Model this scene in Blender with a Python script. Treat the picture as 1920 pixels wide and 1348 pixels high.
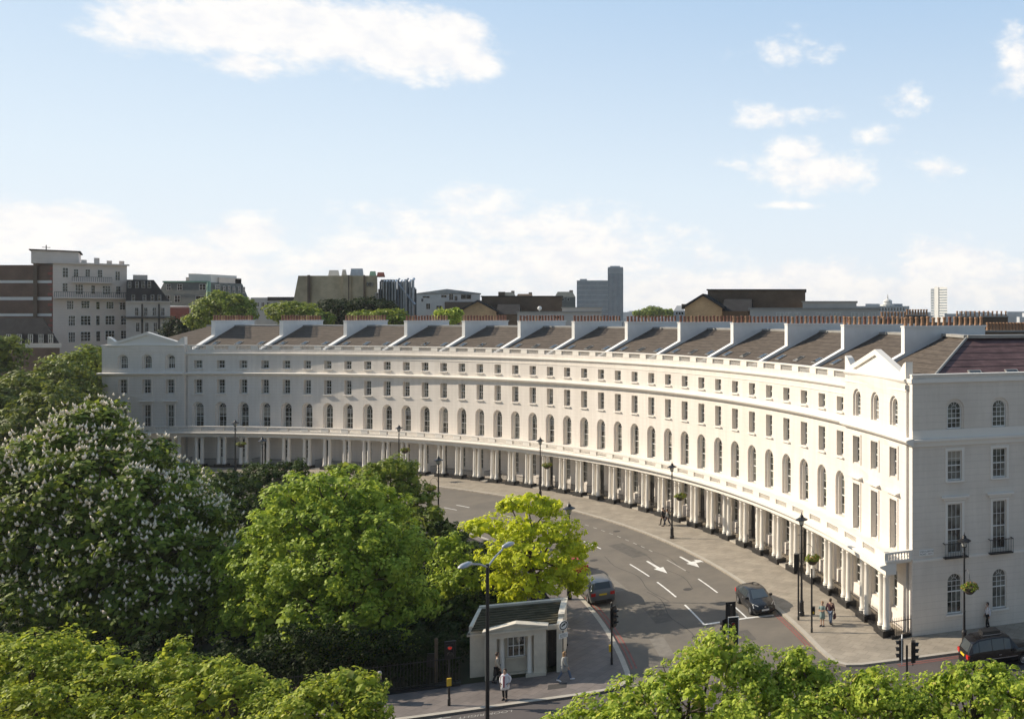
import bpy, math, random
import numpy as np
from mathutils import Vector, Matrix
from mathutils.geometry import tessellate_polygon

R_ = math.radians
scene = bpy.context.scene
COL = scene.collection
for o in list(bpy.data.objects):
    bpy.data.objects.remove(o)

# ------------------------------------------------------------------ camera
EYE = 21.3                                   # the photographer stands on a roof about 21 m up
cam_d = bpy.data.cameras.new("camera")
cam = bpy.data.objects.new("camera", cam_d)
COL.objects.link(cam)
cam.location = (0, 0, EYE)
cam.rotation_euler = (R_(90), 0, 0)
cam_d.sensor_width = 36
cam_d.lens = 1613.0 / 1920 * 36
cam_d.shift_x = (960 - 1700.47) / 1920
cam_d.shift_y = -(674 - 588.6) / 1920
cam_d.clip_start = 0.5
cam_d.clip_end = 9000
scene.camera = cam
F, HZ, U0 = 1613.0, 588.6, 1700.47
SUN = Vector((-1.0, 0.05, 0.60)).normalized()      # direction towards the sun
SUN_EL = math.asin(SUN.z)
SUN_ROT = math.atan2(SUN.x, SUN.y)

def at(x, y, Y):
    """the point at distance Y seen at a place in the photograph"""
    return Vector(((x - U0) / F * Y, Y, EYE + (HZ - y) / F * Y))

# ------------------------------------------------------------------ world
world = bpy.data.worlds.new("World")
scene.world = world
world.use_nodes = True
NT = world.node_tree
NT.nodes.clear()
def wn(t, **k):
    n = NT.nodes.new(t)
    for a, b in k.items():
        setattr(n, a, b)
    return n
def wl(a, b):
    NT.links.new(a, b)
def wmath(op, a, b=None, c=None):
    n = wn("ShaderNodeMath", operation=op)
    for i, v in enumerate((a, b, c)):
        if v is None:
            continue
        if isinstance(v, (int, float)):
            n.inputs[i].default_value = v
        else:
            wl(v, n.inputs[i])
    return n.outputs[0]
sky = wn("ShaderNodeTexSky", sky_type="NISHITA", sun_disc=False)
sky.sun_elevation = SUN_EL
sky.sun_rotation = SUN_ROT
sky.altitude = 50
sky.air_density = 1.0
sky.dust_density = 0.6
sky.ozone_density = 1.2
bg_sky = wn("ShaderNodeBackground")
bg_sky.inputs[1].default_value = 0.05
wl(sky.outputs[0], bg_sky.inputs[0])
tc = wn("ShaderNodeTexCoord")
sep = wn("ShaderNodeSeparateXYZ")
wl(tc.outputs["Generated"], sep.inputs[0])
azim = wmath("ARCTAN2", sep.outputs[0], sep.outputs[1])
elev = wmath("ARCSINE", sep.outputs[2])
azel = wn("ShaderNodeCombineXYZ")
wl(azim, azel.inputs[0]); wl(elev, azel.inputs[1])
def azel_of(x, y):
    a = (x - U0) / F
    return math.atan(a), math.atan((HZ - y) / F / math.sqrt(1 + a * a))
CLOUDS = [  # centre x, y, half width, half height, weight (as seen in the photo), turned into azimuth and elevation
    (430, 45, 190, 75, .85), (600, 55, 200, 75, 1.15), (760, 85, 170, 62, 1.2), (880, 120, 75, 30, 1.0), (850, 60, 70, 40, 1.0), (460, 120, 70, 30, .8), (250, 55, 110, 40, .42),
    (60, 440, 200, 56, 1.15), (470, 445, 95, 42, 1.1), (300, 490, 290, 46, .95), (960, 430, 220, 64, .8), (760, 485, 280, 52, .9), (1080, 485, 300, 50, .8), (1530, 525, 130, 40, .85),
    (1790, 500, 120, 52, .9), (1905, 120, 40, 55, .75), (1697, 185, 50, 26, .62), (1545, 318, 118, 44, .72), (1500, 285, 60, 28, .7), (1465, 105, 90, 34, .46), (1455, 215, 80, 22, .42),
    (1372, 310, 40, 14, .4), (1620, 258, 70, 20, .38), (1760, 312, 66, 22, .38), (1478, 385, 66, 7, .5), (1290, 540, 420, 44, .85), (300, 555, 600, 40, .75), (1700, 550, 500, 40, .85),
]
field = None
for (x, y, rx, ry, wgt) in CLOUDS:
    a0, e0 = azel_of(x, y)
    a1, _ = azel_of(x + rx, y); a2, _ = azel_of(x - rx, y)
    _, e1 = azel_of(x, y - ry)
    mp = wn("ShaderNodeMapping")
    mp.vector_type = "POINT"
    sx, sy = 2 / abs(a1 - a2), 1 / max(abs(e1 - e0), .003)
    mp.inputs["Location"].default_value = (-a0 * sx, -e0 * sy, 0)
    mp.inputs["Scale"].default_value = (sx, sy, 0)
    wl(azel.outputs[0], mp.inputs[0])
    ln = wn("ShaderNodeVectorMath", operation="LENGTH")
    wl(mp.outputs[0], ln.inputs[0])
    g = wmath("MULTIPLY", wmath("SUBTRACT", 1.35, ln.outputs["Value"]), wgt)
    field = g if field is None else wmath("MAXIMUM", field, g)
def wnoise(scale, detail, stretch, rough=.6, off=0.0):
    mp = wn("ShaderNodeMapping")
    mp.inputs["Scale"].default_value = (1, stretch, 1)
    mp.inputs["Location"].default_value = (off, off, off)
    wl(azel.outputs[0], mp.inputs[0])
    n = wn("ShaderNodeTexNoise")
    n.inputs["Scale"].default_value = scale
    n.inputs["Detail"].default_value = detail
    n.inputs["Roughness"].default_value = rough
    wl(mp.outputs[0], n.inputs[0])
    return n.outputs[0]
n1 = wnoise(9.0, 9, 1.9, .62)
n2 = wnoise(30.0, 12, 1.5, .62, 3.1)
fb = wmath("ADD", wmath("MULTIPLY", wmath("SUBTRACT", n1, .5), 2.6), wmath("MULTIPLY", wmath("SUBTRACT", n2, .5), 1.25))
fld = wmath("ADD", wmath("MAXIMUM", field, -0.6), fb)
cov = wn("ShaderNodeMapRange", interpolation_type="SMOOTHSTEP")
wl(fld, cov.inputs[0])
cov.inputs[1].default_value = 0.05; cov.inputs[2].default_value = 0.85
cov.inputs[3].default_value = 0; cov.inputs[4].default_value = 0.97
# thin veil that whitens the lowest sky
veil = wn("ShaderNodeMapRange", interpolation_type="SMOOTHSTEP")
wl(elev, veil.inputs[0])
veil.inputs[1].default_value = 0.0; veil.inputs[2].default_value = 0.42
veil.inputs[3].default_value = 0.95; veil.inputs[4].default_value = 0.80
front = wn("ShaderNodeMapRange", interpolation_type="SMOOTHSTEP")      # veil thinned behind the camera to weaken its fill light
wl(sep.outputs[1], front.inputs[0])
front.inputs[1].default_value = -0.05; front.inputs[2].default_value = 0.45
veilf = wmath("MULTIPLY", veil.outputs[0], wmath("MULTIPLY_ADD", front.outputs[0], .75, .25))
cloudfac = wmath("MULTIPLY", cov.outputs[0], front.outputs[0])
crmp = wn("ShaderNodeValToRGB")
crmp.color_ramp.elements[0].position = .36; crmp.color_ramp.elements[0].color = (.86, .87, .90, 1)
crmp.color_ramp.elements[1].position = .6; crmp.color_ramp.elements[1].color = (1.0, .975, .94, 1)
wl(n2, crmp.inputs[0])
bg_cl = wn("ShaderNodeBackground")
bg_cl.inputs[1].default_value = 0.80
wl(crmp.outputs[0], bg_cl.inputs[0])
bg_veil = wn("ShaderNodeBackground")
vr = wn("ShaderNodeValToRGB")
vr.color_ramp.elements[0].position = 0.0; vr.color_ramp.elements[0].color = (.68, .715, .75, 1)
vr.color_ramp.elements[1].position = .42; vr.color_ramp.elements[1].color = (.35, .525, .745, 1)
e_ = vr.color_ramp.elements.new(.14); e_.color = (.60, .69, .77, 1)
wl(elev, vr.inputs[0])
wl(vr.outputs[0], bg_veil.inputs[0])
bg_veil.inputs[1].default_value = 1.0
mixv = wn("ShaderNodeMixShader")
wl(veilf, mixv.inputs[0]); wl(bg_sky.outputs[0], mixv.inputs[1]); wl(bg_veil.outputs[0], mixv.inputs[2])
mixw = wn("ShaderNodeMixShader")
wl(cloudfac, mixw.inputs[0]); wl(mixv.outputs[0], mixw.inputs[1]); wl(bg_cl.outputs[0], mixw.inputs[2])
wout = wn("ShaderNodeOutputWorld")
wl(mixw.outputs[0], wout.inputs[0])

# ------------------------------------------------------------------ sun and exposure
sl = bpy.data.lights.new("sun", "SUN")
sl.energy = 4.8
sl.angle = R_(0.55)
sl.color = (1.0, 0.88, 0.71)
so = bpy.data.objects.new("sun", sl)
COL.objects.link(so)
so.rotation_euler = SUN.to_track_quat("Z", "Y").to_euler()
so.location = (-200, 20, 130)
scene.view_settings.view_transform = "Standard"
scene.view_settings.look = "None"
scene.view_settings.exposure = 0.42
scene.view_settings.gamma = 1.0
scene.cycles.max_bounces = 6
scene.cycles.transparent_max_bounces = 6
scene.cycles.use_denoising = True

# ------------------------------------------------------------------ materials
def mat(name, col, rough=.8, metal=0.0, var=0.0, vscale=4.0, bump=0.0, bscale=30.0, col2=None, spec=None, detail=5, kind=None, stretch=None):
    m = bpy.data.materials.new(name)
    m.use_nodes = True
    nt = m.node_tree
    b = nt.nodes["Principled BSDF"]
    b.inputs["Base Color"].default_value = (*col, 1)
    b.inputs["Roughness"].default_value = rough
    b.inputs["Metallic"].default_value = metal
    if spec is not None:
        b.inputs["Specular IOR Level"].default_value = spec
    t = nt.nodes.new("ShaderNodeTexCoord")
    src = t.outputs["Object"]
    if stretch:
        mp = nt.nodes.new("ShaderNodeMapping")
        mp.inputs["Scale"].default_value = stretch
        nt.links.new(src, mp.inputs[0]); src = mp.outputs[0]
    if var or col2:
        n = nt.nodes.new("ShaderNodeTexNoise")
        n.inputs["Scale"].default_value = vscale
        n.inputs["Detail"].default_value = detail
        n.inputs["Roughness"].default_value = .65
        nt.links.new(src, n.inputs[0])
        r = nt.nodes.new("ShaderNodeValToRGB")
        c2 = col2 if col2 else tuple(c * (1 - var) for c in col)
        c1 = col if col2 else tuple(min(1, c * (1 + var)) for c in col)
        r.color_ramp.elements[0].position = .32; r.color_ramp.elements[0].color = (*c2, 1)
        r.color_ramp.elements[1].position = .68; r.color_ramp.elements[1].color = (*c1, 1)
        nt.links.new(n.outputs[0], r.inputs[0])
        nt.links.new(r.outputs[0], b.inputs["Base Color"])
    if bump:
        n = nt.nodes.new("ShaderNodeTexNoise")
        n.inputs["Scale"].default_value = bscale
        n.inputs["Detail"].default_value = 4
        nt.links.new(src, n.inputs[0])
        bp = nt.nodes.new("ShaderNodeBump")
        bp.inputs["Strength"].default_value = bump
        bp.inputs["Distance"].default_value = .03
        nt.links.new(n.outputs[0], bp.inputs["Height"])
        nt.links.new(bp.outputs[0], b.inputs["Normal"])
    return m

def bands_mat(name, col, pitch, width, depth_col, rough=.8, axis=2, var=.06, vscale=.5, bump=.35, streak=0.0, spec=.5, runs=0.0):
    """a surface with thin horizontal joints (courses of ashlar, rows of slates): joint every pitch metres"""
    m = mat(name, col, rough, var=var, vscale=vscale, detail=7, spec=spec)
    nt = m.node_tree
    b = nt.nodes["Principled BSDF"]
    t = nt.nodes.new("ShaderNodeTexCoord")
    s = nt.nodes.new("ShaderNodeSeparateXYZ")
    nt.links.new(t.outputs["Object"], s.inputs[0])
    def mm(op, a, bb):
        n = nt.nodes.new("ShaderNodeMath"); n.operation = op
        for i, v in enumerate((a, bb)):
            if isinstance(v, (int, float)): n.inputs[i].default_value = v
            else: nt.links.new(v, n.inputs[i])
        return n.outputs[0]
    fr = mm("FRACT", mm("DIVIDE", mm("ADD", s.outputs[axis], 100.0), pitch), 0)
    j = mm("LESS_THAN", fr, width / pitch)
    old = b.inputs["Base Color"].links[0].from_socket
    mx = nt.nodes.new("ShaderNodeMix"); mx.data_type = "RGBA"
    nt.links.new(j, mx.inputs[0])
    nt.links.new(old, mx.inputs[6]); mx.inputs[7].default_value = (*depth_col, 1)
    last = mx.outputs[2]
    if streak:
        mp = nt.nodes.new("ShaderNodeMapping"); mp.inputs["Scale"].default_value = (.6, .6, 7.0) if axis == 2 else (1, 1, 1)
        nt.links.new(t.outputs["Object"], mp.inputs[0])
        n = nt.nodes.new("ShaderNodeTexNoise"); n.inputs["Scale"].default_value = 1.3; n.inputs["Detail"].default_value = 6
        nt.links.new(mp.outputs[0], n.inputs[0])
        m2 = nt.nodes.new("ShaderNodeMix"); m2.data_type = "RGBA"; m2.blend_type = "MULTIPLY"
        m2.inputs[0].default_value = streak
        r = nt.nodes.new("ShaderNodeValToRGB")
        r.color_ramp.elements[0].position = .35; r.color_ramp.elements[0].color = (.45, .43, .42, 1)
        r.color_ramp.elements[1].position = .65; r.color_ramp.elements[1].color = (1.15, 1.12, 1.1, 1)
        nt.links.new(n.outputs[0], r.inputs[0])
        nt.links.new(last, m2.inputs[6]); nt.links.new(r.outputs[0], m2.inputs[7])
        last = m2.outputs[2]
    if runs:
        for sc_, st_, lo_, lim in ((.9, (1.6, 1.6, .10), .80, (.42, .62)), (.25, (1, 1, 1), .88, (.35, .65))):
            mp = nt.nodes.new("ShaderNodeMapping"); mp.inputs["Scale"].default_value = st_
            nt.links.new(t.outputs["Object"], mp.inputs[0])
            n = nt.nodes.new("ShaderNodeTexNoise"); n.inputs["Scale"].default_value = sc_; n.inputs["Detail"].default_value = 8; n.inputs["Roughness"].default_value = .7
            nt.links.new(mp.outputs[0], n.inputs[0])
            r = nt.nodes.new("ShaderNodeValToRGB")
            r.color_ramp.elements[0].position = lim[0]; r.color_ramp.elements[0].color = (lo_, lo_ * .985, lo_ * .96, 1)
            r.color_ramp.elements[1].position = lim[1]; r.color_ramp.elements[1].color = (1, 1, 1, 1)
            nt.links.new(n.outputs[0], r.inputs[0])
            m2 = nt.nodes.new("ShaderNodeMix"); m2.data_type = "RGBA"; m2.blend_type = "MULTIPLY"; m2.inputs[0].default_value = runs
            nt.links.new(last, m2.inputs[6]); nt.links.new(r.outputs[0], m2.inputs[7]); last = m2.outputs[2]
    nt.links.new(last, b.inputs["Base Color"])
    bp = nt.nodes.new("ShaderNodeBump"); bp.inputs["Strength"].default_value = bump; bp.inputs["Distance"].default_value = .02
    bp.invert = True
    nt.links.new(j, bp.inputs["Height"]); nt.links.new(bp.outputs[0], b.inputs["Normal"])
    return m

def leaf_mat(name, c1, c2, trans=.35, c3=None, spec=.2):
    m = bpy.data.materials.new(name)
    m.use_nodes = True
    nt = m.node_tree
    nt.nodes.clear()
    g = nt.nodes.new("ShaderNodeNewGeometry")
    r = nt.nodes.new("ShaderNodeValToRGB")
    r.color_ramp.elements[0].color = (*c1, 1)
    r.color_ramp.elements[1].color = (*c2, 1)
    if c3:
        e = r.color_ramp.elements.new(.93); e.color = (*c2, 1)
        r.color_ramp.elements[-1].color = (*c3, 1)
    nt.links.new(g.outputs["Random Per Island"], r.inputs[0])
    d = nt.nodes.new("ShaderNodeBsdfPrincipled")
    d.inputs["Roughness"].default_value = .55
    d.inputs["Specular IOR Level"].default_value = spec
    nt.links.new(r.outputs[0], d.inputs["Base Color"])
    t = nt.nodes.new("ShaderNodeBsdfTranslucent")
    hs = nt.nodes.new("ShaderNodeHueSaturation")
    hs.inputs["Hue"].default_value = .485; hs.inputs["Value"].default_value = 1.5
    nt.links.new(r.outputs[0], hs.inputs["Color"]); nt.links.new(hs.outputs[0], t.inputs[0])
    mx = nt.nodes.new("ShaderNodeMixShader"); mx.inputs[0].default_value = trans
    nt.links.new(d.outputs[0], mx.inputs[1]); nt.links.new(t.outputs[0], mx.inputs[2])
    o = nt.nodes.new("ShaderNodeOutputMaterial")
    nt.links.new(mx.outputs[0], o.inputs[0])
    return m

def brick_mat(name, c1, c2, mortar, scale=1.0, rough=.9):
    m = bpy.data.materials.new(name)
    m.use_nodes = True
    nt = m.node_tree
    b = nt.nodes["Principled BSDF"]; b.inputs["Roughness"].default_value = rough
    t = nt.nodes.new("ShaderNodeTexCoord")
    s = nt.nodes.new("ShaderNodeSeparateXYZ"); nt.links.new(t.outputs["Object"], s.inputs[0])
    a = nt.nodes.new("ShaderNodeMath"); a.operation = "ADD"
    nt.links.new(s.outputs[0], a.inputs[0]); nt.links.new(s.outputs[1], a.inputs[1])
    c = nt.nodes.new("ShaderNodeCombineXYZ"); nt.links.new(a.outputs[0], c.inputs[0]); nt.links.new(s.outputs[2], c.inputs[1])
    br = nt.nodes.new("ShaderNodeTexBrick")
    br.inputs["Scale"].default_value = scale
    br.inputs["Color1"].default_value = (*c1, 1); br.inputs["Color2"].default_value = (*c2, 1); br.inputs["Mortar"].default_value = (*mortar, 1)
    br.inputs["Mortar Size"].default_value = .012
    br.inputs["Brick Width"].default_value = .9; br.inputs["Row Height"].default_value = .3
    nt.links.new(c.outputs[0], br.inputs["Vector"])
    n = nt.nodes.new("ShaderNodeTexNoise"); n.inputs["Scale"].default_value = .35; n.inputs["Detail"].default_value = 8
    nt.links.new(t.outputs["Object"], n.inputs[0])
    r = nt.nodes.new("ShaderNodeValToRGB")
    r.color_ramp.elements[0].position = .3; r.color_ramp.elements[0].color = (.6, .6, .6, 1)
    r.color_ramp.elements[1].position = .7; r.color_ramp.elements[1].color = (1.2, 1.2, 1.2, 1)
    nt.links.new(n.outputs[0], r.inputs[0])
    m2 = nt.nodes.new("ShaderNodeMix"); m2.data_type = "RGBA"; m2.blend_type = "MULTIPLY"; m2.inputs[0].default_value = .8
    nt.links.new(br.outputs[0], m2.inputs[6]); nt.links.new(r.outputs[0], m2.inputs[7])
    nt.links.new(m2.outputs[2], b.inputs["Base Color"])
    return m

def paving_mat(name, c1, c2, mortar, scale, rot=0.0):
    m = bpy.data.materials.new(name)
    m.use_nodes = True
    nt = m.node_tree
    b = nt.nodes["Principled BSDF"]; b.inputs["Roughness"].default_value = .75
    t = nt.nodes.new("ShaderNodeTexCoord")
    mp = nt.nodes.new("ShaderNodeMapping"); mp.inputs["Rotation"].default_value = (0, 0, rot)
    nt.links.new(t.outputs["Object"], mp.inputs[0])
    br = nt.nodes.new("ShaderNodeTexBrick")
    br.inputs["Scale"].default_value = scale
    br.inputs["Color1"].default_value = (*c1, 1); br.inputs["Color2"].default_value = (*c2, 1); br.inputs["Mortar"].default_value = (*mortar, 1)
    br.inputs["Mortar Size"].default_value = .012
    br.inputs["Brick Width"].default_value = .9; br.inputs["Row Height"].default_value = .6
    nt.links.new(mp.outputs[0], br.inputs["Vector"])
    n = nt.nodes.new("ShaderNodeTexNoise"); n.inputs["Scale"].default_value = .7; n.inputs["Detail"].default_value = 8; n.inputs["Roughness"].default_value = .7
    nt.links.new(t.outputs["Object"], n.inputs[0])
    r = nt.nodes.new("ShaderNodeValToRGB")
    r.color_ramp.elements[0].position = .3; r.color_ramp.elements[0].color = (.72, .71, .70, 1)
    r.color_ramp.elements[1].position = .7; r.color_ramp.elements[1].color = (1.15, 1.15, 1.15, 1)
    nt.links.new(n.outputs[0], r.inputs[0])
    m2 = nt.nodes.new("ShaderNodeMix"); m2.data_type = "RGBA"; m2.blend_type = "MULTIPLY"; m2.inputs[0].default_value = .9
    nt.links.new(br.outputs[0], m2.inputs[6]); nt.links.new(r.outputs[0], m2.inputs[7])
    nt.links.new(m2.outputs[2], b.inputs["Base Color"])
    return m

def glass_mat(name, col, rough=.06, var=.6, spec=.6):
    m = mat(name, col, rough, spec=spec)
    nt = m.node_tree
    b = nt.nodes["Principled BSDF"]
    oi = nt.nodes.new("ShaderNodeObjectInfo")
    t = nt.nodes.new("ShaderNodeTexCoord")
    ad = nt.nodes.new("ShaderNodeVectorMath"); ad.operation = "ADD"
    sc_ = nt.nodes.new("ShaderNodeVectorMath"); sc_.operation = "SCALE"
    cb = nt.nodes.new("ShaderNodeCombineXYZ")
    for k in range(3): nt.links.new(oi.outputs["Random"], cb.inputs[k])
    nt.links.new(cb.outputs[0], sc_.inputs[0]); sc_.inputs["Scale"].default_value = 57
    nt.links.new(t.outputs["Object"], ad.inputs[0]); nt.links.new(sc_.outputs[0], ad.inputs[1])
    n = nt.nodes.new("ShaderNodeTexNoise"); n.inputs["Scale"].default_value = 1.1; n.inputs["Detail"].default_value = 5
    nt.links.new(ad.outputs[0], n.inputs[0])
    r = nt.nodes.new("ShaderNodeValToRGB")
    r.color_ramp.elements[0].position = .42; r.color_ramp.elements[0].color = (*[c * .35 for c in col], 1)
    r.color_ramp.elements[1].position = .66; r.color_ramp.elements[1].color = (*[min(1, c * 3.2) for c in col], 1)
    nt.links.new(n.outputs[0], r.inputs[0]); nt.links.new(r.outputs[0], b.inputs["Base Color"])
    bp = nt.nodes.new("ShaderNodeBump"); bp.inputs["Strength"].default_value = .04
    n2 = nt.nodes.new("ShaderNodeTexNoise"); n2.inputs["Scale"].default_value = 1.7
    nt.links.new(ad.outputs[0], n2.inputs[0]); nt.links.new(n2.outputs[0], bp.inputs["Height"]); nt.links.new(bp.outputs[0], b.inputs["Normal"])
    return m

M = {}
M["stucco"] = bands_mat("stucco", (.805, .75, .69), .42, .018, (.68, .63, .575), .75, var=.035, vscale=.35, bump=.25, runs=.42)
M["stucco_plain"] = mat("stucco_plain", (.79, .745, .68), .7, var=.03, vscale=.6)
M["rusticated"] = bands_mat("rusticated", (.76, .69, .61), .46, .022, (.63, .57, .50), .8, var=.06, vscale=.4, bump=.35, runs=.35)
M["white_paint"] = mat("white_paint", (.80, .79, .76), .45)
M["column_paint"] = mat("column_paint", (.79, .75, .68), .5, var=.02, vscale=1.2)
M["black_paint"] = mat("black_paint", (.012, .012, .013), .35)
M["iron"] = mat("iron", (.014, .014, .016), .4)
M["glass"] = glass_mat("glass", (.058, .061, .054), .05, .6, .8)
M["glass_dark"] = glass_mat("glass_dark", (.012, .013, .013))
M["slate"] = bands_mat("slate", (.115, .095, .078), .30, .03, (.06, .05, .042), .85, var=.14, vscale=2.0, bump=.3, streak=.45, spec=.12)
M["purple_slate"] = bands_mat("purple_slate", (.13, .082, .085), .45, .07, (.045, .03, .032), .6, var=.2, vscale=1.5, bump=.35, streak=.6, spec=.12)
M["blind_cream"] = mat("blind_cream", (.34, .31, .26), .8)
M["blind_grey"] = mat("blind_grey", (.20, .20, .20), .8)
M["lead"] = mat("lead", (.30, .29, .27), .6, var=.15, vscale=1.0)
M["stack_render"] = mat("stack_render", (.70, .70, .69), .85, var=.06, vscale=.8)
M["terracotta"] = mat("terracotta", (.21, .095, .062), .85, var=.25, vscale=3)
M["terracotta_buff"] = mat("terracotta_buff", (.33, .19, .11), .85, var=.25, vscale=3)
M["asphalt"] = mat("asphalt", (.178, .156, .128), .9, col2=(.125, .112, .096), vscale=.35, detail=10, bump=.15, bscale=60)
M["asphalt_main"] = mat("asphalt_main", (.105, .088, .085), .9, col2=(.075, .066, .064), vscale=.3, detail=10, bump=.15, bscale=60)
M["tar"] = mat("tar", (.05, .046, .044), .8)
M["paving"] = paving_mat("paving", (.36, .315, .255), (.30, .265, .215), (.20, .175, .14), 1.0, 0.4)
M["paving_grey"] = paving_mat("paving_grey", (.195, .165, .15), (.16, .138, .128), (.10, .088, .08), 1.0, -1.24)
M["kerb"] = mat("kerb", (.42, .385, .33), .8, var=.12, vscale=1.5)
M["soil"] = mat("soil", (.035, .05, .018), 1.0, col2=(.06, .045, .025), vscale=.6)
M["land"] = mat("land", (.16, .16, .155), 1.0, col2=(.10, .12, .09), vscale=.02)
M["line_white"] = mat("line_white", (.72, .71, .68), .7, var=.15, vscale=2.0)
M["line_faded"] = mat("line_faded", (.36, .34, .31), .8, var=.2, vscale=2.0)
M["line_red"] = mat("line_red", (.25, .085, .07), .8, var=.25, vscale=3.0)
M["bark"] = mat("bark", (.075, .055, .04), .95, var=.3, vscale=3, bump=.5, bscale=12)
M["chest_leaf"] = leaf_mat("chest_leaf", (.050, .090, .012), (.270, .350, .050), .31)
M["blossom"] = mat("blossom", (.90, .83, .68), .8, col2=(.80, .66, .50), vscale=2.0)
M["green_leaf"] = leaf_mat("green_leaf", (.120, .200, .016), (.450, .560, .075), .34)
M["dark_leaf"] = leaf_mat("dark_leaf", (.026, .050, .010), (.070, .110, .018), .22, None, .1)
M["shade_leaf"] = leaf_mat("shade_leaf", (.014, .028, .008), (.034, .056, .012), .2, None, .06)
M["mid_leaf"] = leaf_mat("mid_leaf", (.095, .150, .016), (.280, .340, .050), .32)
M["plane_leaf"] = leaf_mat("plane_leaf", (.060, .095, .012), (.210, .250, .040), .28)
M["yellow_leaf"] = leaf_mat("yellow_leaf", (.33, .40, .014), (.68, .74, .055), .38)
M["fore_leaf"] = leaf_mat("fore_leaf", (.140, .235, .018), (.520, .600, .090), .38, (.58, .50, .15))
M["fore_leaf_left"] = leaf_mat("fore_leaf_left", (.090, .150, .010), (.470, .540, .065), .38, (.60, .56, .14))
M["flower"] = mat("flower", (.45, .12, .06), .8, col2=(.5, .3, .08), vscale=20)
M["brown_brick"] = brick_mat("brown_brick", (.17, .095, .065), (.13, .08, .055), (.1, .085, .07), 3.0)
M["dark_brick"] = brick_mat("dark_brick", (.15, .105, .07), (.12, .085, .058), (.09, .075, .06), 3.0)
M["tan_brick"] = brick_mat("tan_brick", (.52, .43, .28), (.45, .37, .24), (.36, .30, .22), 3.0)
M["gable_brick"] = brick_mat("gable_brick", (.56, .38, .21), (.48, .32, .17), (.36, .28, .2), 3.0)
M["red_brick"] = brick_mat("red_brick", (.30, .08, .06), (.24, .065, .05), (.2, .12, .1), 3.0)
M["portland"] = bands_mat("portland", (.68, .59, .52), .55, .02, (.56, .49, .43), .85, var=.08, vscale=.3)
M["pale_stone"] = mat("pale_stone", (.60, .54, .48), .85, var=.10, vscale=.4)
M["grey_render"] = mat("grey_render", (.50, .48, .45), .85, var=.08, vscale=.3)
M["white_render"] = mat("white_render", (.62, .62, .60), .8, var=.06, vscale=.4)
M["mansard"] = bands_mat("mansard", (.13, .145, .14), .3, .03, (.05, .055, .05), .7, var=.15, vscale=.8, spec=.12)
M["mansard_dark"] = mat("mansard_dark", (.045, .045, .047), .95, var=.2, vscale=.8, spec=0.0)
M["copper"] = mat("copper", (.16, .30, .23), .7, var=.2, vscale=1)
M["duct"] = mat("duct", (.32, .35, .38), .35, metal=.7, var=.2, vscale=1)
M["duct_dark"] = mat("duct_dark", (.12, .15, .18), .5, metal=.3, var=.3, vscale=1)
M["curtain_wall"] = mat("curtain_wall", (.30, .35, .40), .35, var=.1, vscale=.2)
M["tower_glass"] = mat("tower_glass", (.10, .15, .21), .2, var=.35, vscale=.4, spec=.6)  # blue put into the base colour to help the distance haze
M["far_stone"] = mat("far_stone", (.40, .42, .44), .9, var=.25, vscale=.03)
M["lodge_stone"] = mat("lodge_stone", (.62, .56, .46), .85, var=.12, vscale=1.2)
M["lodge_roof"] = mat("lodge_roof", (.105, .092, .060), .95, spec=.05, col2=(.05, .045, .028), vscale=1.5)
M["timber"] = mat("timber", (.12, .085, .055), .8, var=.2, vscale=3)
M["car_dark"] = mat("car_dark", (.012, .013, .016), .18, spec=.6)
M["car_grey"] = mat("car_grey", (.16, .165, .175), .28, metal=.5)
M["car_red"] = mat("car_red", (.40, .03, .02), .25)
M["taxi_black"] = mat("taxi_black", (.010, .009, .010), .15, spec=.6)
M["car_glass"] = mat("car_glass", (.045, .055, .06), .06, spec=.9)
M["tyre"] = mat("tyre", (.015, .015, .015), .9)
M["alloy"] = mat("alloy", (.5, .5, .52), .3, metal=.8)
M["head_lens"] = mat("head_lens", (.75, .77, .8), .12)
M["tail_lens"] = mat("tail_lens", (.50, .02, .015), .2)
M["plate_white"] = mat("plate_white", (.75, .75, .72), .5)
M["plate_yellow"] = mat("plate_yellow", (.75, .52, .03), .5)
M["yellow_box"] = mat("yellow_box", (.65, .42, .03), .5)
M["lamp_glass"] = mat("lamp_glass", (.45, .45, .42), .15)
M["galv"] = mat("galv", (.34, .36, .40), .5, metal=.2)
M["lens_dark"] = mat("lens_dark", (.05, .05, .05), .25)
M["lens_red"] = mat("lens_red", (.35, .03, .03), .25)
def lit(name, col, s):
    m = mat(name, col, .3)
    b = m.node_tree.nodes["Principled BSDF"]
    b.inputs["Emission Color"].default_value = (*col, 1); b.inputs["Emission Strength"].default_value = s
    return m
M["red_lit"] = lit("red_lit", (.8, .05, .03), .18)
M["skin"] = mat("skin", (.50, .31, .22), .6)
M["hair_brown"] = mat("hair_brown", (.045, .025, .015), .6)
M["hair_fair"] = mat("hair_fair", (.30, .18, .08), .6)
M["hair_grey"] = mat("hair_grey", (.45, .42, .40), .6)
M["cloth_black"] = mat("cloth_black", (.014, .013, .015), .85)
M["cloth_navy"] = mat("cloth_navy", (.02, .025, .045), .85)
M["cloth_plum"] = mat("cloth_plum", (.06, .02, .03), .85)
M["cloth_white"] = mat("cloth_white", (.70, .70, .74), .8)
M["cloth_denim"] = mat("cloth_denim", (.10, .14, .22), .85)
M["cloth_grey"] = mat("cloth_grey", (.28, .29, .29), .85)
M["cloth_teal"] = mat("cloth_teal", (.20, .27, .26), .85)
M["cloth_cream"] = mat("cloth_cream", (.50, .43, .34), .85)
M["cloth_red"] = mat("cloth_red", (.30, .03, .06), .85)

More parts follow.
